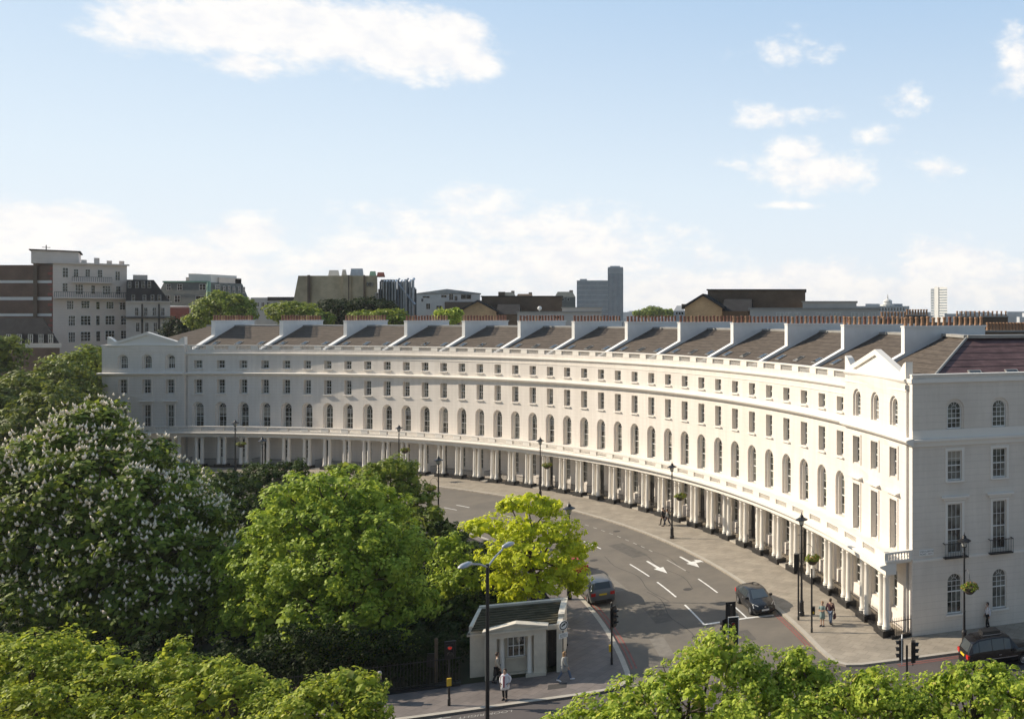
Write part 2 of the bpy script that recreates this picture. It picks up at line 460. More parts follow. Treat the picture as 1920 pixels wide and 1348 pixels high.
# ------------------------------------------------------------------ mesh helpers
class MB:
    def __init__(self):
        self.v = []; self.f = []
    def add(self, vs, fs, T=None):
        b = len(self.v)
        self.v += [tuple(T(*p)) if T else tuple(p) for p in vs]
        self.f += [tuple(i + b for i in f) for f in fs]
        return self
    def box(self, x0, x1, y0, y1, z0, z1, T=None):
        vs = [(x0, y0, z0), (x1, y0, z0), (x1, y1, z0), (x0, y1, z0), (x0, y0, z1), (x1, y0, z1), (x1, y1, z1), (x0, y1, z1)]
        return self.add(vs, [(0, 3, 2, 1), (4, 5, 6, 7), (0, 1, 5, 4), (1, 2, 6, 5), (2, 3, 7, 6), (3, 0, 4, 7)], T)
    def frustum(self, x0, x1, y0, y1, z0, z1, ins, T=None):
        a, b, c, d = ins if isinstance(ins, tuple) else (ins,) * 4
        vs = [(x0, y0, z0), (x1, y0, z0), (x1, y1, z0), (x0, y1, z0), (x0 + a, y0 + c, z1), (x1 - b, y0 + c, z1), (x1 - b, y1 - d, z1), (x0 + a, y1 - d, z1)]
        return self.add(vs, [(0, 3, 2, 1), (4, 5, 6, 7), (0, 1, 5, 4), (1, 2, 6, 5), (2, 3, 7, 6), (3, 0, 4, 7)], T)
    def lathe(self, prof, n=12, c=(0, 0, 0), T=None, squash=1.0):
        vs = []
        for r, z in prof:
            for k in range(n):
                a = 2 * math.pi * k / n
                vs.append((c[0] + r * math.cos(a), c[1] + squash * r * math.sin(a), c[2] + z))
        fs = []
        for j in range(len(prof) - 1):
            for k in range(n):
                k2 = (k + 1) % n
                fs.append((j * n + k, j * n + k2, (j + 1) * n + k2, (j + 1) * n + k))
        fs.append(tuple(range(n))[::-1]); fs.append(tuple((len(prof) - 1) * n + k for k in range(n)))
        return self.add(vs, fs, T)
    def tube(self, pts, rad, n=8, T=None):
        pts = [Vector(p) for p in pts]
        if not isinstance(rad, (list, tuple)): rad = [rad] * len(pts)
        vs = []
        for i, p in enumerate(pts):
            d = (pts[min(i + 1, len(pts) - 1)] - pts[max(i - 1, 0)]).normalized()
            u = d.cross(Vector((0, 0, 1)) if abs(d.z) < .9 else Vector((1, 0, 0))).normalized()
            w = d.cross(u).normalized()
            for k in range(n):
                a = 2 * math.pi * k / n
                q = p + (u * math.cos(a) + w * math.sin(a)) * rad[i]
                vs.append(tuple(q))
        fs = []
        for j in range(len(pts) - 1):
            for k in range(n):
                k2 = (k + 1) % n
                fs.append((j * n + k, (j + 1) * n + k, (j + 1) * n + k2, j * n + k2))
        fs.append(tuple(range(n))); fs.append(tuple((len(pts) - 1) * n + k for k in range(n))[::-1])
        return self.add(vs, fs, T)
    def poly_prism(self, pts, z0, z1, T=None, bottom=True):
        """prism over a plan polygon (tessellated)"""
        n = len(pts)
        vs = [(x, y, z0) for x, y in pts] + [(x, y, z1) for x, y in pts]
        tri = tessellate_polygon([[Vector((x, y, 0)) for x, y in pts]])
        fs = [tuple(i + n for i in t) for t in tri]
        if bottom: fs += [tuple(reversed(t)) for t in tri]
        fs += [(i, (i + 1) % n, n + (i + 1) % n, n + i) for i in range(n)]
        return self.add(vs, fs, T)
    def sheet(self, pts, z):
        tri = tessellate_polygon([[Vector((x, y, 0)) for x, y in pts]])
        return self.add([(x, y, z) for x, y in pts], list(tri))
    def sweep(self, prof, stations, closed=True, caps=True):
        """prof: list of (d,z); stations: list of functions (d,z)->point"""
        n = len(prof); vs = []
        for s in stations:
            vs += [tuple(s(d, z)) for d, z in prof]
        fs = []
        m = n if closed else n - 1
        for j in range(len(stations) - 1):
            for k in range(m):
                k2 = (k + 1) % n
                fs.append((j * n + k, (j + 1) * n + k, (j + 1) * n + k2, j * n + k2))
        if closed and caps:
            fs.append(tuple(range(n))[::-1]); fs.append(tuple((len(stations) - 1) * n + k for k in range(n)))
        return self.add(vs, fs)
    def mesh(self, name, m=None, smooth=False):
        me = bpy.data.meshes.new(name)
        me.from_pydata(self.v, [], self.f)
        if m is not None: me.materials.append(M[m] if isinstance(m, str) else m)
        if smooth:
            me.polygons.foreach_set("use_smooth", [True] * len(me.polygons))
        import bmesh
        bm = bmesh.new(); bm.from_mesh(me)
        bmesh.ops.recalc_face_normals(bm, faces=bm.faces)
        bm.to_mesh(me); bm.free()
        me.update()
        return me

PM = {}      # base matrix of each thing, so that its parts may be written in world coordinates
def tag(o, label=None, cat=None, group=None, kind=None):
    if label: o["label"] = label
    if cat: o["category"] = cat
    if group: o["group"] = group
    if kind: o["kind"] = kind
    return o
def thing(name, label, cat, loc=(0, 0, 0), rotz=0.0, group=None):
    o = bpy.data.objects.new(name, None)
    COL.objects.link(o)
    o.location = loc; o.rotation_euler = (0, 0, rotz)
    o.empty_display_size = .3
    PM[o.name] = Matrix.Translation(Vector(loc)) @ Matrix.Rotation(rotz, 4, "Z")
    return tag(o, label, cat, group)
def put(me, name, parent=None, loc=(0, 0, 0), rotz=0.0, world=False):
    o = bpy.data.objects.new(name, me)
    COL.objects.link(o)
    o.location = loc; o.rotation_euler = (0, 0, rotz)
    if parent is not None:
        o.parent = parent
        if world: o.matrix_parent_inverse = PM[parent.name].inverted()
    return o
def part(mb, name, m, parent, world=False, smooth=False):
    return put(mb.mesh(name, m, smooth), name, parent, world=world)
def structure(mb, name, m):
    return tag(put(mb.mesh(name, m), name), kind="structure")
def dup(root, loc, rotz=None, label=None):
    r = root.copy(); COL.objects.link(r); r.location = loc
    if rotz is not None: r.rotation_euler = (0, 0, rotz)
    if label: r["label"] = label
    for ch in list(root.children):
        c = ch.copy(); COL.objects.link(c); c.parent = r
        for g in list(ch.children):
            d = g.copy(); COL.objects.link(d); d.parent = c
    return r

# ------------------------------------------------------------------ the crescent's geometry: a quarter circle
CX, CY, R = -99.6066, 11.6581, 109.9552
DT, T0 = .0296, -.0054
BAY = R * DT
def cv(i, z, d):
    t = T0 + DT * i
    return (CX + (R + d) * math.sin(t), CY + (R + d) * math.cos(t), z)
def cxy(i, d):
    return cv(i, 0, d)[:2]
def rot_at(i):
    return -(T0 + DT * i)
def frange(a, b, n):
    return [a + (b - a) * k / n for k in range(n + 1)]
def arc(i0, i1, prof, n=None):
    n = n or max(1, int(abs(i1 - i0) * 2 + .5))
    return MB().sweep(prof, [(lambda d, z, i=i: cv(i, z, d)) for i in frange(i0, i1, n)])
def rect(d0, d1, z0, z1):
    return [(d0, z0), (d1, z0), (d1, z1), (d0, z1)]
EV = Vector((.946, .325, 0)).normalized()       # direction of the main road
NV = Vector((-EV.y, EV.x, 0))                   # away from the camera
def mr(u, v, z=0.0):
    p = EV * u + NV * v
    return (p.x, p.y, z)
def mxy(u, v):
    return mr(u, v)[:2]

# ------------------------------------------------------------------ setting: ground, roads, pavements
mb = MB(); mb.sheet([(-5000, -600), (5000, -600), (5000, 7000), (-5000, 7000)], -.30)
structure(mb, "ground", "land")
mb = MB(); mb.sheet([mxy(-170, 8), mxy(170, 8), mxy(170, 56), mxy(-170, 56)], -.124)
structure(mb, "main_road", "asphalt_main")
ring = [cxy(i, -5.5) for i in frange(-12, 39.3, 60)] + [cxy(i, -18.6) for i in frange(39.3, -12, 60)]
mb = MB(); mb.sheet(ring, -.12)
structure(mb, "crescent_road", "asphalt")
KO, KI = -6.6, -17.9
corner_r = [(-5.02, 53.6), (-4.55, 52.75), (-3.7, 52.25), (-2.7, 52.3)]
right_kerb = [cxy(i, KO) for i in frange(-12, 38.7, 60)] + corner_r + [mxy(17.6, 50.25), mxy(21, 50.2), mxy(120, 50.2)]
pv = right_kerb + [mxy(120, 58), (12.0, 66.0), cxy(38.6, 6)] + [cxy(i, 1.2) for i in frange(38.5, -12, 50)]
mb = MB(); mb.poly_prism(pv, -.3, 0, bottom=False)
structure(mb, "pavement", "paving")
corner_l = [(-16.15, 50.3), (-16.3, 49.4), (-16.95, 48.75), (-18.4, 48.1)]
left_kerb = [cxy(i, KI) for i in frange(-12, 38.2, 60)] + corner_l + [mxy(-9, 51.4), mxy(-160, 51.4)]
pv = left_kerb + [mxy(-160, 55.1), mxy(-5, 55.1), (-20.4, 51.6)] + [cxy(i, -20.9) for i in frange(36.2, -12, 50)]
mb = MB(); mb.poly_prism(pv, -.3, 0, bottom=False)
structure(mb, "garden_pavement", "paving_grey")
gp = [mxy(-160, 55.1), mxy(-5, 55.1), (-20.4, 51.6)] + [cxy(i, -20.9) for i in frange(36.2, -12, 50)] + [(-150, 117)]
mb = MB(); mb.sheet(gp, .02)
structure(mb, "garden_ground", "soil")
mb = MB(); mb.poly_prism([mxy(-170, -4), mxy(170, -4), mxy(170, 33.5), mxy(-170, 33.5)], -.3, 0, bottom=False)
structure(mb, "near_pavement", "paving_grey")
def strip(pts, w, z, name, m):
    """ribbon along a plan polyline, w metres to its left"""
    mb = MB(); vs = []; fs = []
    P = [Vector((*p, 0)) for p in pts]
    for i, p in enumerate(P):
        d = (P[min(i + 1, len(P) - 1)] - P[max(i - 1, 0)]).normalized()
        n = Vector((-d.y, d.x, 0))
        for s in (w if isinstance(w, tuple) else (0, w)):
            q = p + n * s
            vs.append((q.x, q.y, z))
    fs = [(2 * i, 2 * i + 2, 2 * i + 3, 2 * i + 1) for i in range(len(P) - 1)]
    mb.add(vs, fs)
    return structure(mb, name, m)
strip(right_kerb, (0.0, .30), .004, "kerb", "kerb")
strip(left_kerb, (-.30, 0.0), .004, "garden_kerb", "kerb")
# painted lines
def arc_line(i0, i1, d, w=.12, m="line_white", name="road_marking", z=-.112):
    return strip([cxy(i, d) for i in frange(i0, i1, max(2, int(abs(i1 - i0) * 2)))], (-w / 2, w / 2), z, name, m)
for a, b in ((14.6, 15.6), (17.9, 18.75), (20.6, 21.5), (23.6, 24.6), (26.6, 27.9), (30.1, 31.6), (32.23, 33.75), (34.46, 36.1)):
    arc_line(a, b, -11.95, .13)
arc_line(17.9, 18.75, -13.4, .1)
for a, b, m in ((30.35, 31.7, "line_faded"), (32.6, 34.0, "line_white"), (35.2, 36.12, "line_white")):
    arc_line(a, b, -8.95, .12, m)
for k in range(9):
    arc_line(24.6 + k * .55, 24.85 + k * .55, -8.85, .1, "line_faded")
mb = MB()
a, b, c = Vector(cv(36.08, 0, -11.95)), Vector(cv(36.14, 0, -9.0)), Vector(cv(36.26, 0, -7.1))
mb = MB(); P = [a, b, c]
tt = Vector((math.cos(-rot_at(36)), -math.sin(-rot_at(36)), 0)) * .13
mb.add([(*(p - tt)[:2], -.108) for p in P] + [(*(p + tt)[:2], -.108) for p in P], [(0, 1, 4, 3), (1, 2, 5, 4)])
structure(mb, "road_marking", "line_white")
def road_arrow(i0, i1, d, side=False):
    L = (i1 - i0) * BAY * (R + d) / R
    t = Vector((math.cos(-rot_at((i0 + i1) / 2)), -math.sin(-rot_at((i0 + i1) / 2)), 0))
    n = Vector((-t.y, t.x, 0))
    o = Vector(cv(i0, 0, d))
    def P(s, w):
        q = o + t * s + n * w
        return (q.x, q.y)
    hd = L * .42
    pts = [P(0, .09), P(L - hd, .14), P(L - hd, .42), P(L, 0), P(L - hd, -.42), P(L - hd, -.14), P(0, -.09)]
    mb = MB(); mb.sheet(pts, -.110)
    if side:
        mb.sheet([P(L * .52, .12), P(L * .52, .55), P(L * .40, .55), P(L * .52, .95), P(L * .72, .95), P(L * .66, .8), P(L * .66, .12)], -.106)
    structure(mb, "road_marking", "line_white")
road_arrow(30.1, 31.62, -10.45)
road_arrow(30.28, 31.62, -7.65, True)
for d in (KI + .22, KI + .47):
    arc_line(32.4, 38.0, d, .1, "line_red", "red_line")
for d in (KO - .2, KO - .42):
    arc_line(36.3, 38.4, d, .1, "line_red", "red_line")
for v in (49.95, 49.7):
    strip([mxy(16.5, v), mxy(60, v)], (-.05, .05), -.115, "red_line", "line_red")
for k in range(7):      # tarred joints and patches in the carriageway
    random.seed(90 + k)
    dd = random.uniform(-16.5, -8); i0 = random.uniform(22, 34)
    strip([cxy(i0 + .4 * q, dd + .25 * math.sin(q * .9 + k)) for q in range(random.randint(6, 14))], (-.02, .03), -.116, "tar_seam", "tar")

def patch(i, d, L, W, m, name, z):
    strip([cxy(i - L / 2 / BAY + L / BAY * q / 4, d) for q in range(5)], (-W / 2, W / 2), z, name, m)
M["patch_dark"] = mat("patch_dark", (.10, .091, .08), .9, var=.2, vscale=2)
M["patch_pale"] = mat("patch_pale", (.19, .172, .148), .9, var=.15, vscale=2)
for q, (i, d, L, W, m) in enumerate(((34.6, -14.2, 5.5, 1.2, "patch_dark"), (31.2, -14.9, 8.0, .9, "patch_pale"), (28.6, -10.3, 6.0, 1.4, "patch_dark"), (35.3, -7.7, 3.0, 1.0, "patch_pale"), (25.5, -13.6, 7.0, 1.1, "patch_dark"), (37.2, -10.4, 2.2, 1.6, "patch_dark"), (22.5, -9.2, 9.0, .8, "patch_pale"), (37.0, -15.4, 4.0, .9, "patch_pale"))):
    patch(i, d, L, W, m, "road_patch", -.1175 + q * .0001)
for i, d in ((33.3, -10.6), (29.0, -13.9), (36.8, -13.0), (26.2, -8.0)):
    c = cv(i, 0, d); mb = MB(); mb.lathe([(.34, -.1165), (.34, -.113)], 20, (c[0], c[1], 0)); structure(mb, "manhole_cover", "tar")
def text_mesh(s, size, name, m, thick=0.0):
    cu = bpy.data.curves.new(name, "FONT")
    cu.body = s; cu.size = size; cu.align_x = "LEFT"; cu.extrude = thick
    ob = bpy.data.objects.new(name, cu); COL.objects.link(ob)
    dg = bpy.context.evaluated_depsgraph_get()
    me = bpy.data.meshes.new_from_object(ob.evaluated_get(dg))
    bpy.data.objects.remove(ob)
    me.materials.clear(); me.materials.append(M[m])
    return me
# LOOK RIGHT painted for people stepping off the far kerb (upside down from here)
lt = text_mesh("LOOK RIGHT", .62, "crossing_words", "line_faded")
lo = tag(put(lt, "crossing_words"), kind="structure")
p = Vector((-21.35, 46.62, -.118)); lo.location = p; lo.rotation_euler = (0, 0, math.atan2(EV.y, EV.x) + math.pi)
lo.scale = (.72, .62, 1)
mb = MB()
q = Vector((-24.25, 45.75, 0)); e2 = -EV
def AP(s, w):
    z = q + EV * (-s) + NV * w
    return (z.x, z.y)
mb.sheet([AP(0, .04), AP(.45, .04), AP(.45, .14), AP(.75, 0), AP(.45, -.14), AP(.45, -.04), AP(0, -.04)], -.116)
structure(mb, "road_marking", "line_faded")

# ------------------------------------------------------------------ wall panels with openings
def arch_loop(c, w, z0, z1, arched, n=10):
    h = w / 2
    pts = [(c - h, z0), (c + h, z0)]
    if arched:
        zs = z1 - h
        for k in range(n + 1):
            a = math.pi * k / n
            pts.append((c + h * math.cos(a), zs + h * math.sin(a)))
    else:
        pts += [(c + h, z1), (c - h, z1)]
    return pts
def wall_panel(mb, T, s0, s1, z0, z1, holes, d=0.0, zs_extra=()):
    """T(s,z,d) maps to world. holes: list of lists of (loop, depth) steps; the first loop cuts the face"""
    outer = [(s0, z0), (s1, z0), (s1, z1), (s0, z1)]
    loops = [outer] + [h[0][0] for h in holes]
    flat = [p for l in loops for p in l]
    tri = tessellate_polygon([[Vector((a, b, 0)) for a, b in l] for l in loops])
    mb.add([T(a, b, d) for a, b in flat], [tuple(t) for t in tri])
    for h in holes:
        prev, pd = h[0][0], d
        for loop, dd in h:
            n = len(loop)
            vs = [T(a, b, pd) for a, b in prev] + [T(a, b, d + dd) for a, b in loop]
            mb.add(vs, [(k, (k + 1) % n, n + (k + 1) % n, n + k) for k in range(n)])
            prev, pd = loop, d + dd

# sash windows: white timber frame (the window) with its dark glass as a sub-part.  Origin at the sill's middle, y inwards.
def window_meshes(kind, w, h, arched, cols, rows, meet=.5):
    f = MB(); fw = .055
    hw = w / 2
    top = h - hw if arched else h
    f.box(-hw, -hw + fw, -.03, .03, 0, top); f.box(hw - fw, hw, -.03, .03, 0, top)
    f.box(-hw + fw, hw - fw, -.03, .03, 0, .08)
    if arched:
        n = 10
        vs = []
        for k in range(n + 1):
            a = math.pi * k / n
            for r in (hw, hw - fw):
                for y in (-.03, .03):
                    vs.append((r * math.cos(a), y, top + r * math.sin(a)))
        fs = []
        for k in range(n):
            b = 4 * k
            fs += [(b, b + 4, b + 6, b + 2), (b + 1, b + 3, b + 7, b + 5), (b, b + 1, b + 5, b + 4), (b + 2, b + 6, b + 7, b + 3)]
        f.add(vs, fs)
        f.box(-hw + fw, hw - fw, -.02, .02, top - .015, top + .015)
        for a in (60, 90, 120):
            c, s = math.cos(R_(a)), math.sin(R_(a))
            f.tube([(c * hw * .35, 0, top + s * hw * .35), (c * (hw - fw), 0, top + s * (hw - fw))], .014, 4)
        vs = [(hw * .4 * math.cos(math.pi * k / 6), 0, top + hw * .4 * math.sin(math.pi * k / 6)) for k in range(7)]
        f.tube(vs, .014, 4)
    else:
        f.box(-hw + fw, hw - fw, -.03, .03, h - .06, h)
    zm = h * meet
    f.box(-hw + fw, hw - fw, -.05, .01, zm - .035, zm + .035)
    zt = top if arched else h - .06
    for k in range(1, cols):
        x = -hw + fw + (w - 2 * fw) * k / cols
        f.box(x - .013, x + .013, -.02, .02, .08, zt)
    for seg in ((.08, zm), (zm, zt)):
        nr = max(1, rows // 2)
        for k in range(1, nr):
            z = seg[0] + (seg[1] - seg[0]) * k / nr
            f.box(-hw + fw, hw - fw, -.018, .018, z - .013, z + .013)
    g = MB()
    loop = arch_loop(0, w - .02, .0, h - .01, arched)
    tri = tessellate_polygon([[Vector((a, b, 0)) for a, b in loop]])
    g.add([(a, .012, b) for a, b in loop], [tuple(t) for t in tri])
    return f.mesh(kind, "white_paint"), g.mesh("glass", "glass")
WIN = {
    "arched_window": window_meshes("arched_window", 1.22, 3.38, True, 2, 4, .45),
    "sash_window": window_meshes("sash_window", 1.14, 1.98, False, 3, 4),
    "attic_window": window_meshes("attic_window", 1.14, 1.13, False, 3, 2),
    "tall_window": window_meshes("tall_window", 1.08, 3.38, False, 3, 4, .48),
    "round_headed_window": window_meshes("round_headed_window", 1.0, 1.84, True, 3, 4, .38),
    "ground_window": window_meshes("ground_window", 1.15, 2.6, False, 2, 4),
    "street_window": window_meshes("street_window", 1.05, 2.7, True, 3, 4, .55),
}
_wr = random.Random(4)
DRAPE = {}
for _k, (_w, _h, _a) in {"arched_window": (1.22, 3.38, True), "sash_window": (1.14, 1.98, False), "attic_window": (1.14, 1.13, False), "tall_window": (1.08, 3.38, False), "round_headed_window": (1.0, 1.84, True)}.items():
    DRAPE[_k] = []
    _top = _h - _w / 2 if _a else _h - .07
    for _f, _m in ((.35, "blind_cream"), (.55, "blind_cream"), (.2, "blind_grey")):
        _b = MB(); _b.box(-_w / 2 + .06, _w / 2 - .06, .004, .010, _top - (_top - .1) * _f, _top); DRAPE[_k].append(_b.mesh("blind", _m))
    _b = MB()
    for _s in (-1, 1):
        for _q in range(3):
            _x = _s * (_w / 2 - .09 - _q * .07); _b.box(_x - .03, _x + .03, .002 + .003 * (_q % 2), .010, .09, _top - .02)
    _b.box(-_w / 2 + .06, _w / 2 - .06, -.002, .012, _top - .09, _top - .03)
    DRAPE[_k].append(_b.mesh("curtain", "blind_cream"))
_sill = MB(); _sill.box(-.7, .7, -.60, -.36, -.13, -.03); SILL = _sill.mesh("sill", "stucco_plain")
def add_window(kind, parent, loc, rz, sill=False):
    f, g = WIN[kind]
    o = put(f, kind, parent, loc, rz, world=True)
    put(g, "glass", o)
    if sill: put(SILL, "sill", o)
    if kind in DRAPE and _wr.random() < .34:
        put(_wr.choice(DRAPE[kind]), "blind", o)
    return o

# ------------------------------------------------------------------ the crescent
crescent = thing("crescent_building", "long curved white stucco terrace with paired columns, slate roofs and rows of chimney pots", "building", (-44, 104, 0))
IA, IB = -3.9, 38.9            # the ends of the curve in bays
def TA(s, z, d):               # s measured in metres along the curve from bay 0
    return cv(s / BAY, z, d)
wall = MB()
for i in range(36):
    c = i * BAY
    holes = []
    door = i % 3 == 0
    holes.append([(arch_loop(c, 1.2 if not door else 1.15, 1.0 if not door else .02, 3.7, False), .35)])
    holes.append([(arch_loop(c, 1.60, 5.3, 8.9, True), .18), (arch_loop(c, 1.24, 5.3, 8.72, True), .18), (arch_loop(c, 1.24, 5.3, 8.72, True), .52)])
    holes.append([(arch_loop(c, 1.18, 10.05, 12.05, False), .48)])
    holes.append([(arch_loop(c, 1.18, 13.6, 14.75, False), .48)])
    wall_panel(wall, TA, c - BAY / 2, c + BAY / 2, 0, 16.28, holes)
for i0, i1 in ((-3.66, -.5), (35.5, 38.66)):          # the two end pavilions stand forward
    cs = [(-1.1, -2.07, -3.04), (36.13, 37.08, 38.05)][i0 > 0]
    holes = []
    for ic in cs:
        c = ic * BAY
        holes.append([(arch_loop(c, 1.2, 1.0, 3.7, False), .35)])
        holes.append([(arch_loop(c, 1.12, 5.1, 8.5, False), .42)])
        holes.append([(arch_loop(c, 1.18, 10.08, 12.08, False), .42)])
        holes.append([(arch_loop(c, 1.36, 13.6, 15.66, True), .14), (arch_loop(c, 1.02, 13.6, 15.46, True), .14), (arch_loop(c, 1.02, 13.6, 15.46, True), .42)])
    wall_panel(wall, TA, i0 * BAY, i1 * BAY, 0, 16.9, holes, -.35)
    for s, q in ((i0, 0), (i1, 0)):
        wall.add([cv(s, 0, -.35), cv(s, 16.9, -.35), cv(s, 16.9, .1), cv(s, 0, .1)], [(0, 1, 2, 3)])
    for ic in cs:
        # flat architraves, hoods and sills
        for z0, z1, w in ((5.0, 8.62, 1.12), (10.0, 12.2, 1.18)):
            for sx in (-1, 1):
                a = ic + sx * (w / 2 + .09) / BAY
                wall.sweep(rect(-.41, -.3, z0, z1), [(lambda d, z, i=q: cv(i, z, d)) for q in (a - .09 / BAY, a + .09 / BAY)])
            wall.sweep(rect(-.41, -.3, z1 - .1, z1 + .1), [(lambda d, z, i=q: cv(i, z, d)) for q in (ic - (w / 2 + .18) / BAY, ic + (w / 2 + .18) / BAY)])
        wall.sweep([(-.3, 8.95), (-.68, 8.97), (-.68, 9.06), (-.3, 9.16)], [(lambda d, z, i=q: cv(i, z, d)) for q in (ic - .3, ic + .3)])
for s in (-1, 1):                                       # corner piers beyond the pediments
    a, b = ((IA, -3.66), (38.66, IB))[s > 0]
    wall.sweep(rect(-.24, .6, 0, 16.75), [(lambda d, z, i=q: cv(i, z, d)) for q in (a, b)])
    wall.sweep(rect(-.34, .62, 16.70, 16.98), [(lambda d, z, i=q: cv(i, z, d)) for q in (a - .03, b + .03)])
# rear wall and left end wall
wall.sweep(rect(13.6, 14.0, 0, 15.8), [(lambda d, z, i=q: cv(i, z, d)) for q in frange(IA, 35.5, 30)])
wall.add([cv(IA, 0, .3), cv(IA, 16.5, .3), cv(IA, 16.5, 14), cv(IA, 0, 14)], [(0, 1, 2, 3)])
part(wall, "wall", "stucco", crescent, True)

for i in range(36):
    rz = rot_at(i)
    add_window("arched_window", crescent, cv(i, 5.32, .46), rz)
    add_window("sash_window", crescent, cv(i, 10.06, .42), rz, True)
    add_window("attic_window", crescent, cv(i, 13.61, .42), rz, True)
for cs in ((-1.1, -2.07, -3.04), (36.13, 37.08, 38.05)):
    for ic in cs:
        rz = rot_at(ic)
        add_window("round_headed_window", crescent, cv(ic, 13.61, .02), rz)
        add_window("sash_window", crescent, cv(ic, 10.09, .0), rz)
        add_window("tall_window", crescent, cv(ic, 5.11, .0), rz)
        add_window("ground_window", crescent, cv(ic, 1.03, -.06), rz)
dmb = MB(); dmb.box(-.56, .56, -.04, .04, 0, 2.55); dmb.box(-.4, -.06, -.07, -.03, 1.4, 2.35); dmb.box(.06, .4, -.07, -.03, 1.4, 2.35); dmb.box(-.4, -.06, -.07, -.03, .25, 1.2); dmb.box(.06, .4, -.07, -.03, .25, 1.2)
door_me = dmb.mesh("front_door", "black_paint")
fan = MB(); fan.box(-.56, .56, .0, .02, 2.55, 3.68); fan_me = fan.mesh("fanlight", "glass")
for i in range(36):
    rz = rot_at(i)
    if i % 3 == 0:
        o = put(door_me, "front_door", crescent, cv(i, .03, .3), rz, world=True)
        put(fan_me, "fanlight", o)
    else:
        add_window("ground_window", crescent, cv(i, 1.03, .3), rz)

# horizontal mouldings
def mould(name, prof, pieces, m="stucco_plain"):
    mb = MB()
    for i0, i1, dd in pieces:
        n = max(1, int((i1 - i0) * 2 + .5))
        mb.sweep([(d + dd, z) for d, z in prof], [(lambda d, z, i=i: cv(i, z, d)) for i in frange(i0, i1, n)])
    return part(mb, name, m, crescent, True)
ALLP = [(-3.66, -.5, -.35), (-.5, 35.5, 0), (35.5, 38.66, -.35)]
string_prof = [(.05, 13.08), (-.34, 13.03), (-.5, 12.98), (-.5, 12.88), (-.36, 12.74), (-.14, 12.64), (.05, 12.62)]
mould("string_course", string_prof, [(IA - .1, -.5, -.33), (-.5, 35.5, 0), (35.5, IB + .1, -.33)])
mould("cornice", [(.05, 15.82), (-.24, 15.78), (-.24, 15.66), (-.1, 15.52), (.05, 15.48)], [(-.5, 35.5, 0)])
mould("moulding", [(.05, 15.06), (-.05, 15.06), (-.05, 15.0), (.05, 15.0)], [(-.5, 35.5, 0)])
mould("pavilion_cornice", [(.05, 16.97), (-.17, 16.93), (-.17, 16.82), (-.06, 16.66), (.05, 16.64)], [(-3.66, -.5, -.35)])
mould("pavilion_cornice", [(.05, 16.97), (-.17, 16.93), (-.17, 16.82), (-.06, 16.66), (.05, 16.64)], [(35.5, 38.66, -.35)])
mould("moulding", [(.05, 16.16), (-.05, 16.16), (-.05, 16.1), (.05, 16.1)], [(-3.66, -.5, -.35), (35.5, 38.66, -.35)])
# parapet with baluster panels
par = MB()
def span(mb, prof, i0, i1, n=1):
    mb.sweep(prof, [(lambda d, z, i=i: cv(i, z, d)) for i in frange(i0, i1, n)])
span(par, rect(-.05, .36, 16.77, 16.88), -.5, 35.5, 72)
span(par, rect(.0, .3, 16.2, 16.281), -.5, 35.5, 72)
for i in range(37):
    a, b = max(-.5, i - .5 - .17), min(35.5, i - .5 + .17)
    span(par, rect(-.02, .3, 16.28, 16.77), a, b)
BALP = [(.045, 0), (.045, .04), (.025, .08), (.055, .2), (.03, .36), (.045, .42), (.045, .5)]
for i in range(36):
    for k in range(11):
        q = i - .33 + .66 * (k + .5) / 11
        c = cv(q, 16.275, .14)
        par.lathe(BALP, 6, c)
part(par, "parapet_balustrade", "stucco_plain", crescent, True)

# pediments
for i0, i1 in ((-3.66, -.5), (35.5, 38.66)):
    pm = MB()
    L = (i1 - i0) * BAY
    s0 = i0 * BAY
    def G(f, z): return (s0 + f * L, z)
    outline = [G(0, 16.95), G(1, 16.95), G(1, 18.08), G(.96, 17.92), G(.93, 17.62), G(.905, 17.38), G(.5, 18.74), G(.095, 17.38), G(.07, 17.62), G(.04, 17.92), G(0, 18.08)]
    tri_h = [G(.13, 17.12), G(.87, 17.12), G(.5, 18.34)]
    tri = tessellate_polygon([[Vector((a, b, 0)) for a, b in outline], [Vector((a, b, 0)) for a, b in tri_h]])
    flat = outline + tri_h
    pm.add([TA(a, b, -.37) for a, b in flat], [tuple(t) for t in tri])
    tri2 = tessellate_polygon([[Vector((a, b, 0)) for a, b in outline]])
    pm.add([TA(a, b, .15) for a, b in outline], [tuple(t) for t in tri2])
    n = len(outline)
    pm.add([TA(a, b, -.37) for a, b in outline] + [TA(a, b, .15) for a, b in outline], [(k, (k + 1) % n, n + (k + 1) % n, n + k) for k in range(n)])
    pm.add([TA(a, b, -.37) for a, b in tri_h] + [TA(a, b, -.2) for a, b in tri_h], [(k, (k + 1) % 3, 3 + (k + 1) % 3, 3 + k) for k in range(3)] + [(3, 4, 5)])
    part(pm, "pediment", "stucco_plain", crescent, True)

